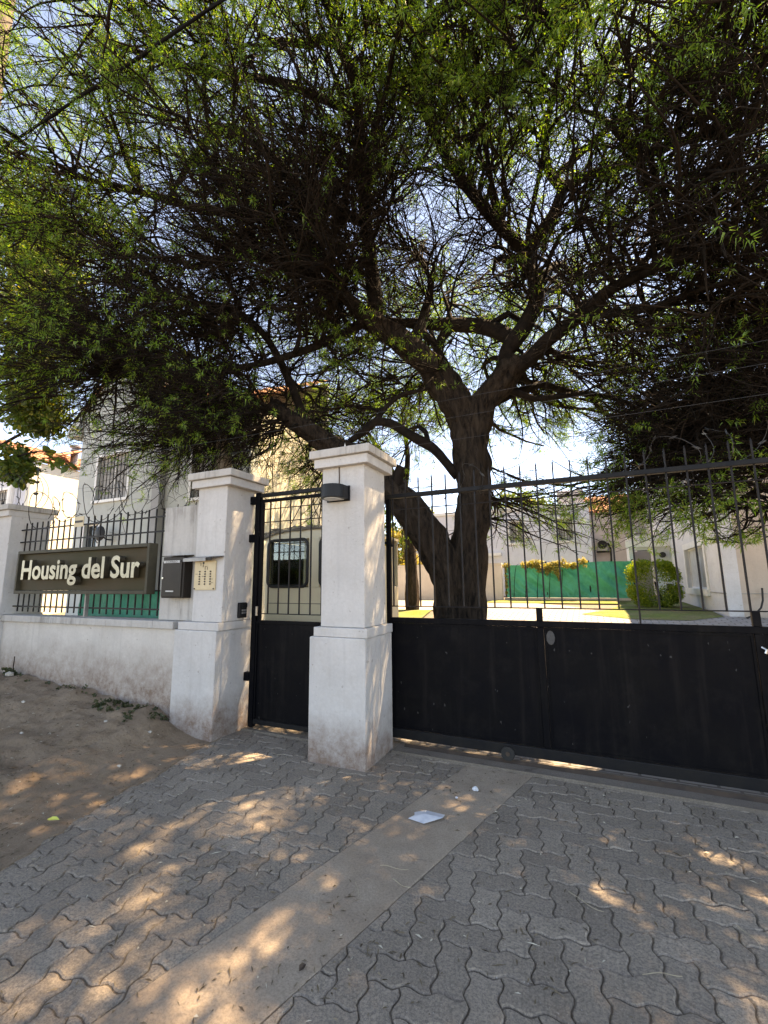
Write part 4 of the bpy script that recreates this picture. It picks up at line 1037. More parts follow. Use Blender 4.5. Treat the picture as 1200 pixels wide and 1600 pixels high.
# ------------------------------------------------------------------ trees
LIMBS = {
  'T': [(-1.68,6.40,0.59,0.339), (-1.65,6.40,0.85,0.295), (-1.60,6.40,1.44,0.251), (-1.57,6.40,2.00,0.245), (-1.47,6.40,2.57,0.247), (-1.44,6.40,2.95,0.258), (-1.48,6.40,3.45,0.262), (-1.47,6.40,3.85,0.284), (-1.40,6.40,4.15,0.196)],
  'L': [(-1.86,6.30,0.59,0.311), (-1.83,6.30,0.86,0.275), (-1.83,6.30,1.35,0.232), (-1.90,6.25,1.77,0.244), (-2.09,6.15,2.21,0.246), (-2.28,6.00,2.57,0.236), (-2.47,5.90,2.78,0.209), (-2.65,5.80,2.98,0.190), (-3.03,5.70,3.32,0.184), (-3.42,5.60,3.62,0.167), (-3.83,5.50,3.92,0.150), (-4.06,5.40,4.10,0.121), (-4.30,5.30,4.27,0.091), (-4.54,5.20,4.27,0.051), (-4.66,5.10,4.13,0.030)],
  'S': [(-2.55,5.85,2.84,0.133), (-2.45,5.80,2.97,0.094), (-2.39,5.78,3.14,0.075), (-2.35,5.77,3.22,0.065)],
  'A': [(-1.47,6.40,3.75,0.215), (-1.66,6.35,4.30,0.239), (-1.86,6.30,4.68,0.222), (-2.14,6.20,5.05,0.204), (-2.42,6.10,5.36,0.196), (-2.71,6.00,5.61,0.177), (-2.95,5.90,5.81,0.147), (-3.20,5.70,6.08,0.115), (-3.56,5.40,6.34,0.093), (-4.10,5.10,6.63,0.072), (-4.77,4.80,6.78,0.052), (-5.41,4.50,6.55,0.031)],
  'A3': [(-1.86,6.30,4.68,0.091), (-1.91,6.40,5.17,0.072), (-1.90,6.50,5.50,0.074), (-1.76,6.60,5.72,0.053), (-1.83,6.70,6.18,0.033), (-1.96,6.80,6.64,0.017)],
  'A4': [(-2.30,6.20,5.24,0.103), (-2.21,6.30,5.64,0.095), (-2.16,6.40,5.92,0.085), (-2.07,6.50,6.60,0.044), (-2.25,6.50,7.15,0.028), (-2.42,6.50,7.59,0.015)],
  'HZ': [(-0.71,6.50,5.17,0.127), (-1.18,6.60,5.57,0.113), (-1.81,6.60,5.79,0.107), (-2.34,6.50,5.90,0.087), (-2.79,6.30,5.97,0.055), (-3.24,6.10,6.22,0.022)],
  'B': [(-1.44,6.40,3.75,0.214), (-1.25,6.40,4.21,0.214), (-1.00,6.40,4.48,0.193), (-0.80,6.40,4.70,0.172), (-0.68,6.40,4.79,0.133)],
  'B1': [(-0.80,6.40,4.67,0.144), (-0.87,6.40,4.94,0.116), (-0.72,6.40,5.14,0.135), (-0.55,6.40,5.36,0.115), (-0.38,6.50,5.79,0.107), (-0.43,6.50,6.18,0.098), (-0.50,6.50,6.59,0.100), (-0.09,6.50,7.05,0.088), (0.10,6.50,7.46,0.088)],
  'B1a': [(0.10,6.50,7.46,0.078), (0.37,6.40,7.46,0.067), (0.91,6.10,7.16,0.061), (1.36,5.80,6.93,0.048), (1.75,5.50,6.56,0.037), (2.11,5.20,6.25,0.026)],
  'B1b': [(0.10,6.50,7.46,0.078), (-0.09,6.30,7.74,0.068), (-0.07,6.00,8.12,0.056), (0.12,5.60,8.31,0.044), (0.24,5.00,8.47,0.032)],
  'B2': [(-0.80,6.40,4.67,0.134), (-0.54,6.40,4.79,0.123), (-0.28,6.30,4.96,0.110), (-0.01,6.20,5.07,0.098), (0.27,6.10,5.18,0.087), (0.52,6.00,5.29,0.076), (0.87,5.80,5.28,0.063), (1.31,5.40,5.09,0.043), (1.79,5.00,4.90,0.031)],
  'B3': [(0.27,6.10,5.18,0.061), (0.57,6.00,4.96,0.050), (0.96,5.80,4.81,0.039), (1.41,5.50,4.73,0.028), (1.81,5.20,4.55,0.019)],
  'C': [(-1.67,6.35,3.11,0.077), (-1.94,6.20,3.49,0.073), (-2.12,6.10,3.64,0.078), (-2.30,6.00,3.76,0.068), (-2.56,5.90,3.94,0.069), (-2.78,5.80,3.97,0.064), (-2.97,5.75,3.83,0.059), (-3.19,5.70,3.70,0.039)],
  'C2': [(-2.78,5.80,3.97,0.049), (-2.68,5.90,4.20,0.040), (-2.45,6.00,4.42,0.035), (-2.17,6.10,4.49,0.030), (-1.76,6.30,4.60,0.020)],
  'D': [(-2.83,6.00,5.73,0.126), (-2.87,5.90,6.57,0.117), (-2.88,5.70,7.37,0.105), (-2.81,5.40,8.26,0.093), (-2.70,5.10,8.72,0.080), (-2.65,4.80,9.15,0.077), (-2.93,4.60,9.62,0.067), (-3.26,4.50,9.62,0.058), (-3.67,4.40,9.78,0.049), (-3.90,4.30,9.85,0.049), (-4.21,4.10,10.38,0.040)],
  'E': [(-2.88,5.70,7.37,0.084), (-3.78,5.30,7.99,0.085), (-4.36,5.00,8.71,0.076), (-5.05,4.80,9.32,0.078), (-5.27,4.60,9.06,0.065), (-5.45,4.40,8.50,0.053), (-5.70,4.20,7.64,0.031)],
  'F': [(-0.50,6.50,6.59,0.090), (-1.03,6.30,7.38,0.092), (-1.55,6.00,8.27,0.083), (-1.80,5.60,9.04,0.081), (-1.72,5.20,9.57,0.077), (-1.27,4.90,9.50,0.072), (-0.77,4.60,9.08,0.049)],
  'G': [(-2.95,5.90,5.79,0.084), (-3.44,5.60,5.41,0.072), (-3.76,5.20,5.07,0.059), (-4.37,4.90,4.85,0.049), (-5.37,4.60,4.78,0.040), (-6.60,4.40,4.92,0.031), (-7.47,4.30,5.16,0.022)],
  'K': [(-3.83,5.50,3.92,0.070), (-4.08,5.40,4.69,0.061), (-4.44,5.10,5.51,0.051), (-4.98,4.80,5.93,0.041), (-5.95,4.50,6.15,0.032)],
  'M': [(-3.20,5.70,6.08,0.094), (-4.00,5.10,7.31,0.083), (-5.06,4.50,7.46,0.062), (-5.93,3.90,7.64,0.050), (-7.07,3.30,7.93,0.030)],
  'N': [(-2.70,5.10,8.72,0.070), (-3.64,4.40,9.00,0.058), (-4.59,3.60,8.78,0.046), (-5.71,3.00,9.23,0.036)],
}
LIMBS_R = {
  'T': [(2.75,7.20,0.60,0.257), (2.91,7.20,1.57,0.231), (3.00,7.20,2.66,0.221), (2.93,7.10,3.63,0.192)],
  'A': [(2.93,7.10,3.63,0.160), (2.58,6.90,4.30,0.114), (2.31,6.80,4.42,0.090), (1.92,6.70,4.10,0.066), (1.49,6.60,3.75,0.050), (1.18,6.60,3.87,0.038), (0.91,6.60,4.08,0.026)],
  'B': [(2.93,7.10,3.63,0.144), (2.92,6.90,4.57,0.120), (2.67,6.60,5.32,0.095), (2.19,6.20,5.98,0.070), (1.79,5.70,6.84,0.046)],
  'C': [(2.93,7.10,3.63,0.112), (2.39,6.80,3.53,0.079), (1.92,6.60,3.21,0.055), (1.46,6.40,2.90,0.031)],
  'D': [(3.00,7.20,2.66,0.095), (2.52,6.90,2.81,0.062), (2.04,6.60,2.64,0.046), (1.62,6.50,2.42,0.031)],
}
CLUMPS = [
  (-3.82,4.90,6.30, 1.2,1.1,1, 54, 0.02),
  (-3.21,5.20,7.31, 1.1,1.1,0.9, 36, 0.05),
  (-2.97,5.60,6.28, 0.8,0.9,0.6, 15, 0.02),
  (-5.48,4.60,6.07, 1.1,1,0.8, 42, 0.12),
  (-4.91,4.80,4.82, 0.8,0.9,0.55, 26, 0.15),
  (-4.42,5.00,4.07, 0.55,0.6,0.45, 18, 0.15),
  (-5.54,5.20,4.00, 0.5,0.6,0.35, 14, 0.2),
  (-6.22,4.70,4.84, 0.8,0.8,0.4, 18, 0.09),
  (-7.53,4.70,4.86, 0.6,0.7,0.3, 8, 0.2),
  (-7.98,3.90,6.99, 0.7,0.7,0.7, 10, 0.8),
  (-6.67,4.40,5.48, 0.7,0.8,0.4, 16, 0.22),
  (-6.58,3.90,6.75, 0.9,0.9,0.8, 20, 0.38),
  (-7.23,3.30,7.88, 0.9,0.9,0.8, 12, 0.8),
  (-6.24,3.00,8.88, 1,0.9,0.8, 12, 0.8),
  (-4.65,3.70,8.17, 1,1,0.9, 18, 0.6),
  (-3.46,3.90,8.71, 1,1,0.9, 16, 0.9),
  (-1.93,4.80,8.62, 1.1,1.1,0.9, 22, 1),
  (-0.67,4.80,8.48, 1.1,1.1,0.9, 22, 1),
  (-1.44,5.60,8.04, 1,1,0.8, 24, 0.3),
  (-2.23,6.00,7.60, 1,1,0.7, 13, 0.05),
  (-1.09,6.40,6.67, 1,1,0.7, 14, 0.05),
  (0.32,5.00,7.56, 1.1,1,0.9, 22, 0.9),
  (1.39,4.80,7.01, 1.1,1,0.9, 22, 0.8),
  (0.48,5.90,6.71, 1,1,0.8, 16, 0.1),
  (1.39,5.40,5.87, 1.1,1,0.8, 30, 0.06),
  (1.65,5.30,4.75, 1,1,0.7, 26, 0.03),
  (0.87,5.80,5.36, 0.8,0.9,0.5, 24, 0.03),
  (-0.27,6.40,5.96, 0.7,0.8,0.5, 12, 0.03),
  (0.59,6.60,4.91, 0.8,0.9,0.4, 12, 0.06),
  (-0.23,7.40,4.75, 0.8,0.9,0.5, 10, 0.3),
  (-2.59,6.80,4.98, 1,1.2,0.6, 10, 0.3),
  (-3.40,6.40,4.98, 0.7,0.8,0.5, 10, 0.2),
  (-2.66,8.60,6.66, 1.4,1.4,0.9, 13, 0.9),
  (-0.08,9.20,6.76, 1.6,1.4,0.9, 11, 0.9),
  (-1.05,9.00,4.90, 1.2,1.2,0.7, 13, 0.8),
  (0.37,9.00,4.79, 1.1,1,0.6, 7, 0.8),
  (-3.82,7.20,3.35, 0.8,0.8,0.6, 7, 0.5),
  (-1.12,7.20,2.86, 0.5,0.6,0.45, 6, 0.45),
  (-4.59,6.60,4.16, 0.7,0.8,0.5, 7, 0.35),
]
CLUMPS_R = [
  (1.83,6.70,3.90, 0.6,0.8,0.45, 32, 0.03),
  (2.00,6.60,3.37, 0.6,0.8,0.4, 30, 0.03),
  (1.41,6.60,3.37, 0.5,0.7,0.3, 14, 0.04),
  (0.96,6.50,3.19, 0.4,0.6,0.2, 7, 0.08),
  (1.91,6.40,2.80, 0.45,0.6,0.2, 12, 0.06),
  (2.42,6.80,4.29, 0.7,0.8,0.6, 18, 0.05),
  (1.43,7.20,4.72, 0.8,0.8,0.5, 10, 0.08),
  (0.41,6.60,2.71, 0.3,0.5,0.15, 4, 0.5),
  (1.70,6.30,2.20, 0.35,0.5,0.1, 5, 1.6),
  (1.26,6.40,2.56, 0.3,0.5,0.1, 3, 1.3),
  (3.30,6.60,5.28, 1.2,1.2,1, 18, 0.25),
  (4.33,7.00,3.94, 1.2,1.2,1, 10, 0.5),
]

OVERHEAD = [(-4.2,2.9,8.6,1.4,1.2,.6,7,.8),(-1.8,3.0,9.4,1.5,1.2,.6,7,.8),(.6,3.2,8.8,1.5,1.2,.6,7,.8),(2.4,3.4,7.6,1.3,1.2,.6,6,.8),(-2.4,5.6,10.3,1.5,1.3,.7,7,.9),(.4,5.8,9.6,1.5,1.3,.7,7,.9),(2.4,5.6,8.0,1.4,1.3,.8,7,.7),(-5.2,5.6,9.0,1.3,1.2,.7,7,.9)]
# BACK of the crown, over the garden
OVERHEAD += [(-4.3,8.4,7.0,1.2,1.1,.7,9,.5),(-5.4,8.0,7.6,1.1,1.0,.7,8,.5),(-3.4,9.6,7.6,1.3,1.1,.8,8,.7)]
CLUMPS_R += [(4.6,5.2,5.6,1.2,1.2,.9,9,.6),(5.2,3.4,5.8,1.2,1.2,.9,8,.6),(4.9,7.5,5.0,1.2,1.2,.9,8,.6)]  # unseen crown past the right edge, added to cut light from that side
LIMBS_G = {'T': [(-4.72,12.2,.7,.19),(-4.70,12.2,1.8,.17),(-4.78,12.2,3.0,.16),(-4.9,12.2,4.2,.14)], 'A': [(-4.9,12.2,4.1,.11),(-5.3,11.8,5.2,.08),(-5.8,11.2,6.2,.05),(-6.1,10.6,6.9,.03)], 'B': [(-4.9,12.2,4.1,.11),(-4.8,12.3,5.4,.08),(-5.1,12.6,6.8,.05)], 'C': [(-4.9,12.2,4.0,.07),(-5.6,12.0,4.9,.05),(-6.2,12.3,6.2,.03)]}
CLUMPS_G = [(-5.9,10.6,6.6,.8,.8,.6,9,.35),(-6.2,12.0,6.6,.8,.8,.6,9,.35),(-5.0,12.6,7.2,.9,.9,.7,8,.8),(-4.4,11.6,6.2,.8,.8,.6,7,.6),(-5.4,11.4,5.4,.6,.7,.5,7,.35),(-6.0,13.4,7.2,.8,.8,.6,6,.6)]
DAPPLES = np.array([(-3.923,2.062,0.130,0.049), (-4.094,2.443,0.130,0.049), (-3.443,2.004,0.130,0.049), (-3.517,2.296,0.130,0.049), (-3.902,2.569,0.130,0.049), (-3.972,2.222,0.130,0.049), (-3.409,2.120,0.130,0.049), (-3.496,2.704,0.030,0.041), (-3.302,2.760,0.030,0.041), (-3.298,2.262,0.000,0.058), (-3.269,2.168,0.000,0.035), (-2.927,2.066,-0.000,0.058), (-2.793,2.101,0.000,0.035), (-2.530,2.016,0.000,0.058), (-2.494,2.095,0.000,0.029), (-2.889,2.596,0.000,0.041), (-1.973,2.404,0.000,0.058), (-1.860,2.416,0.000,0.035), (-1.799,2.598,0.000,0.052), (-2.705,3.033,0.000,0.041), (-2.609,3.114,0.000,0.035), (-2.048,1.317,0.000,0.064), (-2.060,1.265,0.000,0.041), (-1.829,1.383,0.000,0.064), (-1.812,1.438,0.000,0.041), (-2.213,1.974,0.000,0.046), (-2.124,2.647,0.000,0.029), (-1.952,1.793,0.000,0.041), (-1.821,2.146,0.000,0.035), (-2.198,1.733,0.000,0.041), (-1.670,2.738,-0.000,0.029), (-1.907,2.021,0.000,0.035), (-1.732,1.672,0.000,0.029), (-2.646,1.536,0.000,0.035), (-1.333,2.191,0.000,0.058), (-1.385,1.887,0.000,0.058), (-1.407,1.758,0.000,0.064), (-1.440,1.620,0.000,0.058), (-1.391,1.439,0.000,0.058), (-1.408,1.381,0.000,0.041), (-1.348,2.012,0.000,0.029), (-0.245,3.317,0.000,0.043), (-0.169,3.317,0.000,0.036), (-0.291,3.117,0.000,0.043), (0.027,3.241,0.000,0.050), (0.056,3.148,0.000,0.043), (0.517,3.297,0.000,0.050), (0.513,3.142,0.000,0.058), (0.631,3.284,0.000,0.036), (-0.041,2.709,0.000,0.058), (0.030,2.715,0.000,0.050), (-0.129,2.706,0.000,0.043), (-0.614,2.890,0.000,0.036), (-0.442,2.693,0.000,0.043), (-0.992,2.833,0.000,0.043), (-0.901,2.355,0.000,0.043), (-0.894,3.229,0.000,0.043), (-1.002,3.210,0.000,0.036), (0.674,2.989,0.000,0.058), (-1.351,3.011,0.000,0.036), (-0.789,2.379,0.000,0.036), (0.172,3.021,0.000,0.029), (-1.031,2.554,0.000,0.043), (-0.414,4.320,0.002,0.100), (-0.261,4.320,-0.011,0.100), (-0.113,4.320,-0.009,0.100), (0.881,4.320,-0.033,0.100), (-1.790,3.586,0.896,0.060), (-1.790,3.609,0.677,0.045), (-1.790,3.522,0.622,0.045), (-1.790,3.803,0.505,0.033), (-1.790,3.643,0.373,0.038), (-1.790,3.617,0.302,0.038), (-1.790,4.033,1.001,0.030), (-1.790,3.814,1.021,0.038), (-1.790,3.927,0.949,0.027), (-1.820,3.801,2.319,0.061), (-1.820,3.591,1.927,0.047), (-1.820,3.724,1.914,0.047), (-1.820,3.871,2.152,0.041), (-1.820,3.947,2.226,0.041), (-1.820,3.849,1.793,0.034), (-1.820,3.680,1.579,0.034), (-1.820,3.900,1.427,0.027), (-3.500,3.809,2.538,0.068), (-3.500,3.675,2.565,0.047), (-3.500,3.666,2.397,0.054), (-3.500,3.735,2.234,0.041), (-3.500,3.789,2.343,0.034), (-3.500,3.598,2.105,0.030), (-3.500,3.582,2.201,0.034), (-3.500,3.729,1.682,0.047), (-3.500,3.792,1.788,0.041), (-3.500,3.812,0.786,0.030), (-3.500,3.829,0.824,0.027), (-3.500,3.657,1.908,0.027), (-3.500,3.853,1.599,0.034)])

rng = np.random.default_rng(11)
def nrm(a): return a/np.maximum(np.linalg.norm(a, axis=-1, keepdims=True), 1e-9)

def tubes(P, Rd, sides=3):
    """P [N,K,3], Rd [N,K] -> verts, quads"""
    N, K, _ = P.shape
    T = np.empty_like(P); T[:,1:-1] = P[:,2:]-P[:,:-2]; T[:,0] = P[:,1]-P[:,0]; T[:,-1] = P[:,-1]-P[:,-2]; T = nrm(T)
    ref = np.where(np.abs(T[:,:1,2:3]) < .8, np.array([0,0,1.0]), np.array([1.0,0,0]))
    A = nrm(np.cross(T, np.broadcast_to(ref, T.shape))); B = np.cross(T, A)
    an = 2*np.pi*np.arange(sides)/sides
    V = P[:,:,None] + (A[:,:,None]*np.cos(an)[:,None] + B[:,:,None]*np.sin(an)[:,None])*Rd[:,:,None,None]
    idx = np.arange(N*K*sides).reshape(N, K, sides); nx = np.roll(idx, -1, 2)
    Q = np.stack([idx[:,:-1], nx[:,:-1], nx[:,1:], idx[:,1:]], -1).reshape(-1, 4)
    return V.reshape(-1, 3), Q

def catmull(pts, per=5):
    p = np.array(pts, float); p = np.vstack([2*p[0]-p[1], p, 2*p[-1]-p[-2]]); out = []
    for i in range(1, len(p)-2):
        for t in np.linspace(0, 1, per, False):
            a, b, c, d = p[i-1], p[i], p[i+1], p[i+2]
            out.append(.5*((2*b)+(c-a)*t+(2*a-5*b+4*c-d)*t*t+(-a+3*b-3*c+d)*t**3))
    out.append(p[-2]); return np.array(out)

def gnarled(name, pts, parent, m, sides=18, per=6, rough=.16, seed=0):
    c = catmull(pts, per); P = c[:,:3]; r = np.maximum(c[:,3], .006); K = len(P)
    T = nrm(np.gradient(P, axis=0)); a = np.cross(T[0], [.3,.9,.1]); V = []; a = a/np.linalg.norm(a)
    for i in range(K):
        a = a - T[i]*np.dot(a, T[i]); a /= np.linalg.norm(a); b = np.cross(T[i], a)
        for j in range(sides):
            an = 2*math.pi*j/sides; d = a*math.cos(an)+b*math.sin(an); q = P[i]+d*r[i]
            k = 1 + rough*nz.noise((math.cos(an)*1.9+seed, math.sin(an)*1.9, i*.10)) + rough*.8*nz.noise((math.cos(an)*4.5, math.sin(an)*4.5+seed, i*.16)) + rough*.5*nz.noise(tuple(q*5))
            V.append(P[i]+d*r[i]*k)
    V.append(P[0]); V.append(P[-1]); n0, n1 = K*sides, K*sides+1
    F = [(i*sides+j, i*sides+(j+1)%sides, (i+1)*sides+(j+1)%sides, (i+1)*sides+j) for i in range(K-1) for j in range(sides)]
    F += [(n0, (j+1)%sides, j) for j in range(sides)] + [(n1, (K-1)*sides+j, (K-1)*sides+(j+1)%sides) for j in range(sides)]
    b = MB(); b.add(V, F); return b.build(name, m, parent, smooth=True), P, r

def paths(start, d0, length, K, wob, bend, rng):
    """N wandering paths: start, first direction, length, per step wobble, constant bend vector"""
    N = len(start); P = np.empty((N, K, 3)); P[:,0] = start; d = nrm(d0); st = (length/(K-1))[:,None]
    w = rng.normal(size=(N,3))*wob
    for k in range(1, K):
        w = .55*w + rng.normal(size=(N,3))*wob
        d = nrm(d + w + bend); P[:,k] = P[:,k-1] + d*st
    return P

def spawn(P, n_per, tmin, rng, lateral, along, up, flat=1.0, hub=None, outward=0.0):
    """children bases and directions along parents P [N,K,3]"""
    N, K, _ = P.shape
    par = np.repeat(np.arange(N), n_per); t = tmin + (1-tmin)*rng.random(len(par))
    f = t*(K-1); i = np.minimum(f.astype(int), K-2); u = (f-i)[:,None]
    base = P[par,i]*(1-u)+P[par,i+1]*u; tan = nrm(P[par,i+1]-P[par,i])
    rnd = nrm(rng.normal(size=(len(par),3))*np.array([1,1,flat])); lat = nrm(rnd - tan*np.sum(rnd*tan,1,keepdims=True))
    d = tan*along + lat*lateral + np.array([0,0,1.0])*up
    if hub is not None:
        o = (base-hub)*np.array([1,1,.35]); d = d + nrm(o)*outward
    d = nrm(d*np.array([1,1,.5+.5*flat]))
    return par, t, base, d

def pinnate(base, d, L, W, rng, droop=.15):
    """narrow folded leaf blades: one slender triangle each"""
    n = len(base); d = nrm(d + rng.normal(size=(n,3))*.35 - np.array([0,0,droop]))
    s = nrm(np.cross(d, nrm(rng.normal(size=(n,3))+np.array([0,0,1.2])))); L = L[:,None]; W = W[:,None]
    nn = np.cross(s, d)
    m = base + d*L*.25 + nn*L*.06; tip = base + d*L - nn*L*.04 - np.array([0,0,1.0])*L*.12
    V = np.stack([m+s*W, tip, m-s*W], 1).reshape(-1, 3)
    return V, np.arange(n*3).reshape(n, 3)

HOLE_LEAFY, HOLE_MID, HOLE_DARK = -.25, -.6, -1.2     # higher: more of the crown falls away into gaps
def grow_tree(root, limbs, clumps, rng, twig_r=.0042, n2=7, n3=6, n4=2, leaf_k=1.0, mats=('bark','limb','twig','leaf'), keep=None, reach=1.0):
    LP = []; LR = []
    for k, (nm, pts) in enumerate(limbs.items()):
        big = pts[0][3] > .16 or nm in ('T', 'L')
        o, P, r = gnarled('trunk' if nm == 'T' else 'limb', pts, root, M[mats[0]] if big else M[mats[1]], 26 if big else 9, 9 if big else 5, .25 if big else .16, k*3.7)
        LP.append(P[len(P)//3:] if nm in ('T','L') else P); LR.append(r[len(r)//3:] if nm in ('T','L') else r)
    LPa = np.vstack(LP); LRa = np.concatenate(LR)
    # boughs: from the nearest limb points into every clump
    P1 = []; R1 = []; LF = []; CZ = []
    for (cx, cy, cz, rx, ry, rz, n, lf) in clumps:
        c = np.array([cx,cy,cz]); e = np.array([rx,ry,rz])
        v = nrm(rng.normal(size=(n,3)))*(rng.random((n,1))**.45); tg = c + v*e*1.45
        dd = np.linalg.norm(LPa[None]-tg[:,None], axis=2) + rng.random((n,len(LPa)))*.9 + .8*np.maximum(0, LPa[None,:,2]-tg[:,None,2])
        bi = np.argmin(dd, 1); s = LPa[bi]
        Lg = np.linalg.norm(tg-s, axis=1, keepdims=True); K = 9; t = np.linspace(0,1,K)[None,:,None]
        out = nrm(tg - np.array([limbs['T'][0][0], limbs['T'][0][1], cz])); ctrl = (s+tg)/2 + rng.normal(size=(n,3))*Lg*.16 + np.array([0,0,.22])*Lg - out*Lg*.05
        end = tg + out*Lg*.08
        P = (1-t)**2*s[:,None] + 2*t*(1-t)*ctrl[:,None] + t*t*end[:,None]
        wob = np.cumsum(rng.normal(size=(n,K,3))*Lg[:,None]*.022, 1); wob[:,0] = 0
        P1.append(P+wob); r0 = np.minimum(LRa[bi]*.7, .012+.016*Lg[:,0]); R1.append(r0[:,None]*(1-.72*np.linspace(0,1,K))[None]); LF += [lf]*n; CZ += [cz]*n
    P1 = np.vstack(P1); R1 = np.vstack(R1); LF = np.array(LF); CZ = np.array(CZ)
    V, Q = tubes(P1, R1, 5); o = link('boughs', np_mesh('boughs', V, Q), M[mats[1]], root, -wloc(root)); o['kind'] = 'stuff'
    o.data.polygons.foreach_set('use_smooth', [True]*len(o.data.polygons))
    # second order: layers spreading outwards
    hub = np.array([limbs['T'][-1][0], limbs['T'][-1][1], limbs['T'][-1][2]])
    par, t, b2, d2 = spawn(P1, n2, .30, rng, .75, .75, .0, .45, hub, .55)
    L2 = rng.uniform(.6, 1.8, len(par))*reach; P2 = paths(b2, d2, L2, 8, .10, np.array([0,0,-.015]), rng)
    R2 = np.linspace(1,.35,8)[None]*rng.uniform(.009,.019,(len(par),1)); lf2 = LF[par]; 
    # third order
    par3, t3, b3, d3 = spawn(P2, n3, .12, rng, .8, .75, -.02, .5, hub, .30)
    L3 = rng.uniform(.25, .80, len(par3)); P3 = paths(b3, d3, L3, 5, .12, np.array([0,0,-.03]), rng)
    R3 = np.linspace(1,.4,5)[None]*rng.uniform(.0040,.0075,(len(par3),1)); lf3 = lf2[par3]
    # fourth order twiglets
    par4, t4, b4, d4 = spawn(P3, n4, .15, rng, .9, .7, -.05, .6, hub, .2)
    L4 = rng.uniform(.12, .40, len(par4)); P4 = paths(b4, d4, L4, 3, .2, np.array([0,0,-.05]), rng)
    R4 = np.linspace(1,.5,3)[None]*rng.uniform(.0022,.0040,(len(par4),1)); lf4 = lf3[par4]
    def ok(P):
        lo = P[:,:,2].min(1); m = P.mean(1)
        k = (lo > np.where(m[:,1] < 4.2, 3.2, 1.9)) & (np.linalg.norm(m-np.array([0,0,1.55]), axis=1) > 2.6)
        return k
    kv = rng.normal(size=(14,3))*1.0; kv = kv/np.linalg.norm(kv, axis=1, keepdims=True)*rng.uniform(3.0, 8.0, (14,1)); ph = rng.uniform(0, 6.28, 14)
    def patch(p): return np.sin(p@kv.T+ph).mean(1)*3.7          # about unit variance, lumps of 0.4 to 1 m
    def holes(P, lf): return patch(P.mean(1)) > np.where(lf > .4, HOLE_LEAFY, np.where(lf > .08, HOLE_MID, HOLE_DARK))
    k3 = holes(P3, lf3); k4_ = holes(P4, lf4)
    P3, R3, lf3 = P3[k3], R3[k3], lf3[k3]; P4, R4, lf4 = P4[k4_], R4[k4_], lf4[k4_]
    def clear(P):
        # gaps of the crown: sight lines towards the sun left open
        m = P if P.ndim == 2 else P.mean(1)
        keep = np.ones(len(m), bool); s = np.array(sdir)
        for x, y, z, r in DAPPLES:
            d = m-np.array([x,y,z]); keep &= ((d - np.outer(d@s, s))**2).sum(1) > r*r
        return keep
    kk = np.ones(len(P2), bool)
    for q in range(1, 8): kk &= clear(P2[:,q])
    P2, R2 = P2[kk], R2[kk]
    kk = clear(P3[:,1]) & clear(P3[:,2]) & clear(P3[:,4]); P3, R3 = P3[kk], R3[kk]
    kk = clear(P4[:,0]) & clear(P4[:,2]); P4, R4, lf4 = P4[kk], R4[kk], lf4[kk]
    VV = []; QQ = []; off = 0
    for P, Rr, sd in ((P2,R2,4),(P3,R3,3),(P4,R4,3)):
        k = ok(P); V, Q = tubes(P[k], Rr[k], sd); VV.append(V); QQ.append(Q+off); off += len(V)
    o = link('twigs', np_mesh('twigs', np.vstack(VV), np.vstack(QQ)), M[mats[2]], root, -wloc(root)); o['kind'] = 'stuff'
    # feathery leaves on the twiglets
    k4 = ok(P4); P4 = P4[k4]; lf4 = lf4[k4]
    sel = rng.random(len(P4)) < lf4*leaf_k*.85
    Pl = P4[sel]
    nl = 32; par, t, b, d = spawn(Pl, nl, .05, rng, 1.0, .45, .0); kk = clear(b); par, b, d = par[kk], b[kk], d[kk]
    V, Q = pinnate(b, d, rng.uniform(.045,.100,len(par)), rng.uniform(.0035,.0075,len(par)), rng)
    if len(Q):
        o = link('foliage', np_mesh('foliage', V, np.zeros((0,4),np.int32), Q), M[mats[3]], root, -wloc(root)); o['kind'] = 'stuff'
    print(root.name, 'twigs', len(P2), len(P3), len(P4), 'leaf blades', len(Q))

tr = empty('algarrobo_tree', (-1.7, 6.4, .2), 'huge old thorn tree with twin trunk behind the sliding gate', 'tree')
grow_tree(tr, LIMBS, CLUMPS + OVERHEAD, rng)
tr2 = empty('algarrobo_tree', (2.8, 7.2, .27), 'second thorn tree drooping dark branches in from the right edge', 'tree')
grow_tree(tr2, LIMBS_R, CLUMPS_R, rng, reach=.6)

tr3 = empty('algarrobo_tree', (-4.72, 12.2, .74), 'smaller thorn tree in the garden between the guard booth and the left house', 'tree')
grow_tree(tr3, LIMBS_G, CLUMPS_G, rng, n2=6, n3=6, n4=2)

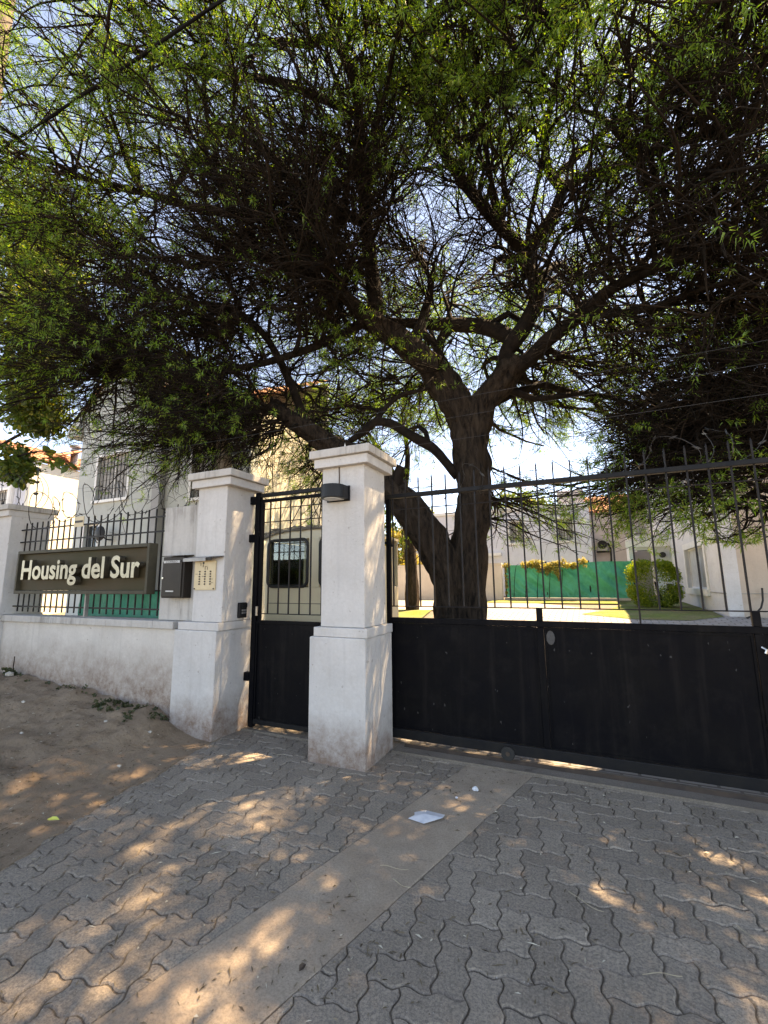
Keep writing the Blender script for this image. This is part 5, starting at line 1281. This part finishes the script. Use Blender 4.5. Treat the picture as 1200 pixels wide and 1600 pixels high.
# broad leaved tree at the left edge
def leafy(name, root, clumps, n, L, W, m, rng, flat=.6):
    Vs = []; Qs = []; off = 0
    for (cx, cy, cz, rx, ry, rz, w) in clumps:
        k = int(n*w); sub = max(3, k//26)
        cc = np.array([cx,cy,cz]) + nrm(rng.normal(size=(sub,3)))*(rng.random((sub,1))**.5)*np.array([rx,ry,rz])
        ci = rng.integers(0, sub, k); b = cc[ci] + rng.normal(size=(k,3))*np.array([.13,.13,.10])*min(1.0, rx*1.4)
        d = nrm(rng.normal(size=(k,3))+np.array([0,0,-.5])); s = nrm(np.cross(d, nrm(rng.normal(size=(k,3))*flat+np.array([0,0,1.0]))))
        ll = (L*rng.uniform(.7,1.25,k))[:,None]; ww = (W*rng.uniform(.7,1.25,k))[:,None]; nn = np.cross(s, d)
        V = np.stack([b, b+d*ll*.3+s*ww, b+d*ll*.72+s*ww*.72, b+d*ll - nn*ll*.15, b+d*ll*.72-s*ww*.72, b+d*ll*.3-s*ww, b+d*ll*.5+nn*ww*-.35], 1)
        idx = off+np.arange(k)[:,None]*7
        Qs.append((idx[:,:,None]+np.array([[0,1,2,6],[6,2,3,4],[0,6,4,5]])[None]).reshape(-1,4)); Vs.append(V.reshape(-1,3)); off += 7*k
    o = link(name, np_mesh(name, np.vstack(Vs), np.vstack(Qs)), M[m], root, -wloc(root) if root else (0,0,0)); o['kind'] = 'stuff'
    return o
bt = empty('broadleaf_tree', (-11.2, 4.0, 0), 'bright green broad leaved tree hanging in at the left edge', 'tree')
gnarled('trunk', [(-11.2,4.0,0,.16),(-11.2,4.0,1.5,.13),(-11.1,4.0,3.2,.11),(-11.0,4.1,5.0,.09),(-10.6,4.3,7.5,.05),(-10.3,4.4,9.5,.02)], bt, M['limb'], 12, 5, .1, 3)
for k, pts in enumerate(([(-11.1,4.0,3.4,.05),(-9.9,4.2,4.1,.030),(-8.9,4.3,4.4,.02),(-8.3,4.1,4.3,.008)], [(-11.0,4.1,5.0,.06),(-9.8,4.2,6.2,.04),(-8.9,4.2,7.2,.015)],
                         [(-11.1,4.0,2.9,.035),(-9.6,4.0,3.6,.022),(-8.4,4.0,3.75,.015),(-7.6,3.9,3.65,.006)], [(-10.8,4.2,6.0,.05),(-10.4,4.3,7.6,.03),(-10.0,4.1,8.7,.012)])):
    gnarled('branch', pts, bt, M['limb'], 7, 5, .1, k)
leafy('foliage', bt, [(-9.1,4.3,6.2,.75,.7,1.1,1.0),(-9.7,4.4,7.6,.8,.8,.9,.9),(-8.9,4.25,4.7,.55,.5,.45,.55),(-8.45,4.15,4.35,.3,.3,.2,.2),(-9.3,4.3,5.4,.6,.6,.5,.5),(-10.3,4.6,9.0,.8,.8,.7,.6),(-9.0,4.1,3.7,.35,.3,.35,.25),(-8.7,4.05,3.5,.2,.2,.3,.12)], 5200, .085, .026, 'broadleaf', rng)
leafy('large_leaves', bt, [(-7.75,3.95,3.60,.22,.1,.12,.012),(-8.7,4.0,3.45,.35,.15,.2,.02),(-7.25,3.95,3.42,.1,.06,.06,.005)], 900, .17, .07, 'broadleaf', rng)

# dead shaggy stem hanging behind the intercom pillar
dt = empty('dead_tree', (-5.0, 5.0, .1), 'pale shaggy dead stem rising behind the intercom pillar cap', 'tree')
gnarled('trunk', [(-4.95,5.0,0,.12),(-4.97,5.0,1.5,.11),(-5.0,5.0,3.0,.10),(-5.03,5.0,3.7,.095),(-5.1,5.0,4.3,.07),(-5.2,5.0,4.9,.03)], dt, M['pale_bark'], 12, 6, .3, 8)
n = 420; base = np.stack([rng.normal(-5.15,.30,n), rng.normal(4.95,.2,n), rng.uniform(3.5,4.6,n)], 1)
P = paths(base, np.stack([rng.normal(-.2,.5,n), rng.normal(-.1,.3,n), -np.ones(n)*.8], 1), rng.uniform(.3,.8,n), 6, .16, np.array([0,0,-.1]), rng)
V, Q = tubes(P, np.linspace(1,.4,6)[None]*rng.uniform(.003,.008,(n,1)), 3)
o = link('dry_twigs', np_mesh('dry_twigs', V, Q), M['twig'], dt, -wloc(dt)); o['kind'] = 'stuff'

# clipped round hedge, vine on the tarp, bush beyond the wall
hg = empty('round_hedge', (1.35, 14.55, zin(14.5)), 'rounded bright yellow green hedge bush beside the white house', 'bush')
gnarled('stem', [(1.8,14.6,.75,.05),(1.8,14.6,1.0,.045),(1.7,14.55,1.5,.02)], hg, M['limb'], 8, 4, .1, 1)
n = 11000; u = nrm(rng.normal(size=(n,3))); rad = (.78+.22*rng.random((n,1))); cube = np.sign(u)*np.abs(u)**.62
lump = np.array([1+.16*nz.noise(tuple(q*2.6)) for q in u])[:,None]
b_ = np.array([1.66,14.55,zin(14.5)+.66]) + cube*rad*lump*np.array([.64,.5,.64])
d_ = nrm(u+rng.normal(size=(n,3))*.6); s_ = nrm(np.cross(d_, rng.normal(size=(n,3)))); ll = rng.uniform(.035,.065,(n,1)); ww = rng.uniform(.014,.024,(n,1))
V = np.stack([b_, b_+d_*ll*.5+s_*ww, b_+d_*ll, b_+d_*ll*.5-s_*ww], 1).reshape(-1,3)
o = link('foliage', np_mesh('foliage', V, np.arange(n*4).reshape(n,4)), M['hedge_leaf'], hg, -wloc(hg)); o['kind'] = 'stuff'
vi = empty('climbing_vine', (-1.9, 17.4, 1.9), 'yellowish dry climbing vine spilling over the green tarp', 'vine')
leafy('foliage', vi, [(-2.1+.25*k, 17.38, 2.15+.05*math.sin(k*1.7), .18,.14,.10+.04*(k%3), .10) for k in range(9)] + [(-1.1,17.36,1.95,.22,.1,.22,.12),(-1.5,17.36,1.98,.25,.1,.2,.12),(-.95,17.36,1.6,.08,.05,.2,.03),(-2.85,17.4,1.5,.05,.06,.6,.10),(-2.8,17.4,2.15,.15,.1,.1,.06)], 3200, .07, .016, 'vine_leaf', rng)
for k in range(5):
    x = -2.6+.42*k; gnarled('vine_stem', [(x,17.45,.9,.012),(x+.05,17.42,1.5,.011),(x+.15,17.40,2.1,.008),(x+.35,17.38,2.2,.005)], vi, M['twig'], 5, 4, .1, k)
bb = empty('garden_bush', (-8.5, 19.5, .85), 'yellowish leafy bush rising beyond the garden wall left of the trunk', 'bush')
gnarled('stem', [(-8.5,19.5,.8,.07),(-8.5,19.5,1.8,.06),(-8.4,19.5,3.0,.03)], bb, M['limb'], 8, 4, .1, 2)
leafy('foliage', bb, [(-8.6,19.5,2.7,1.0,.8,.8,1),(-7.6,19.5,2.5,.7,.7,.6,.6),(-9.8,19.5,3.2,.9,.8,.9,.8),(-8.2,19.5,3.6,.7,.6,.5,.5)], 2600, .11, .035, 'bush_leaf', rng)
# trees far behind, beyond the houses
for k, (x, y, z, s, lb) in enumerate(((-4.5,34,6.5,2.6,'distant green tree above the pale house, just right of the trunk'),(6,36,6,2.8,'distant green tree above the beige house roof at right'),(-13,33,6,3.0,'distant green tree beyond the garden bush left of the trunk'))):
    ft = empty('distant_tree', (x, y, 1), lb, 'tree', 'trees beyond the houses')
    gnarled('trunk', [(x,y,1,.25),(x,y,z*.6,.18),(x+.3,y,z,.06)], ft, M['limb'], 8, 4, .1, k)
    leafy('crown', ft, [(x+s*.55*math.cos(a), y+s*.4*math.sin(a), z+s*.35*math.sin(a*1.7), s*.6, s*.6, s*.5, 1) for a in np.linspace(0, 6, 6)], 900, .22, .07, 'broadleaf', rng)

# weeds at the wall foot
wd = empty('weed', (-7.05, 3.48, dirt_z(-7.05,3.48)), 'small green weed growing at the foot of the low wall', 'weed')
b = MB(); b.tube([(-7.05,3.48,dirt_z(-7.05,3.48)-.02),(-7.02,3.47,.62)], .006, 5); b.build('stem', M['twig'], wd)
leafy('foliage', wd, [(-7.05,3.46,.47,.10,.05,.09,1)], 120, .06, .02, 'weed_leaf', rng)
n = 34; xs_ = rng.uniform(-5.0,-4.1,n); ys_ = 3.5-rng.random(n)**1.5*.35 - (xs_+4.1)*.02
cl = [(float(x), float(y), dirt_z(float(x), float(y))+.02, .04,.04,.012, .03) for x, y in zip(xs_, ys_)] + [(float(x), float(3.5-abs(rng.normal(0,.08))), dirt_z(float(x),3.45)+.015, .05,.03,.01,.02) for x in rng.uniform(-7.3,-5.0,16)]
o = leafy('ground_weeds', None, cl, 500, .030, .012, 'weed_leaf', rng)

# tree litter: dry leaflets, bits of twig and grit lying about, too many to count
N = 11000; xs_ = rng.uniform(-7.5, 2.4, N); ys_ = rng.uniform(1.0, 4.0, N)
dens = np.array([nz.noise((x*1.3, y*1.3, 7)) + .5*nz.noise((x*4, y*4, 2)) for x, y in zip(xs_, ys_)])
edge = np.exp(-np.abs(ys_-3.75)/.18)*(xs_ > -1.7) + np.exp(-np.abs(xs_+3.25)/.15) + .75*(xs_ < -3.3)
kp_ = (dens + edge*.6 > rng.uniform(-.2, .62, N)) & ~((xs_ > -2.40) & (xs_ < -1.76) & (ys_ > 3.46)) & ~((xs_ < -3.48) & (ys_ > 3.48))
xs_, ys_ = xs_[kp_], ys_[kp_]; n = len(xs_)
zz_ = np.array([dirt_z(x, y)+.003 if x < bound_x(y)-.02 else .0045 for x, y in zip(xs_, ys_)])
a = rng.uniform(0, 6.28, n); L = rng.uniform(.005, .022, n)*np.where(rng.random(n) < .08, 2.0, 1); W = rng.uniform(.0012, .0045, n)
c0 = np.stack([xs_, ys_, zz_], 1); dx = np.stack([np.cos(a), np.sin(a), np.zeros(n)], 1)*L[:,None]; dy = np.stack([-np.sin(a), np.cos(a), np.zeros(n)], 1)*W[:,None]
up = np.array([0,0,1.0])*rng.uniform(.001,.006,(n,1))
V = np.stack([c0-dx, c0+dy+up, c0+dx, c0-dy+up*.3], 1).reshape(-1, 3)
o = link('leaf_litter', np_mesh('leaf_litter', V, np.arange(n*4).reshape(n, 4)), M['litter']); o['kind'] = 'stuff'
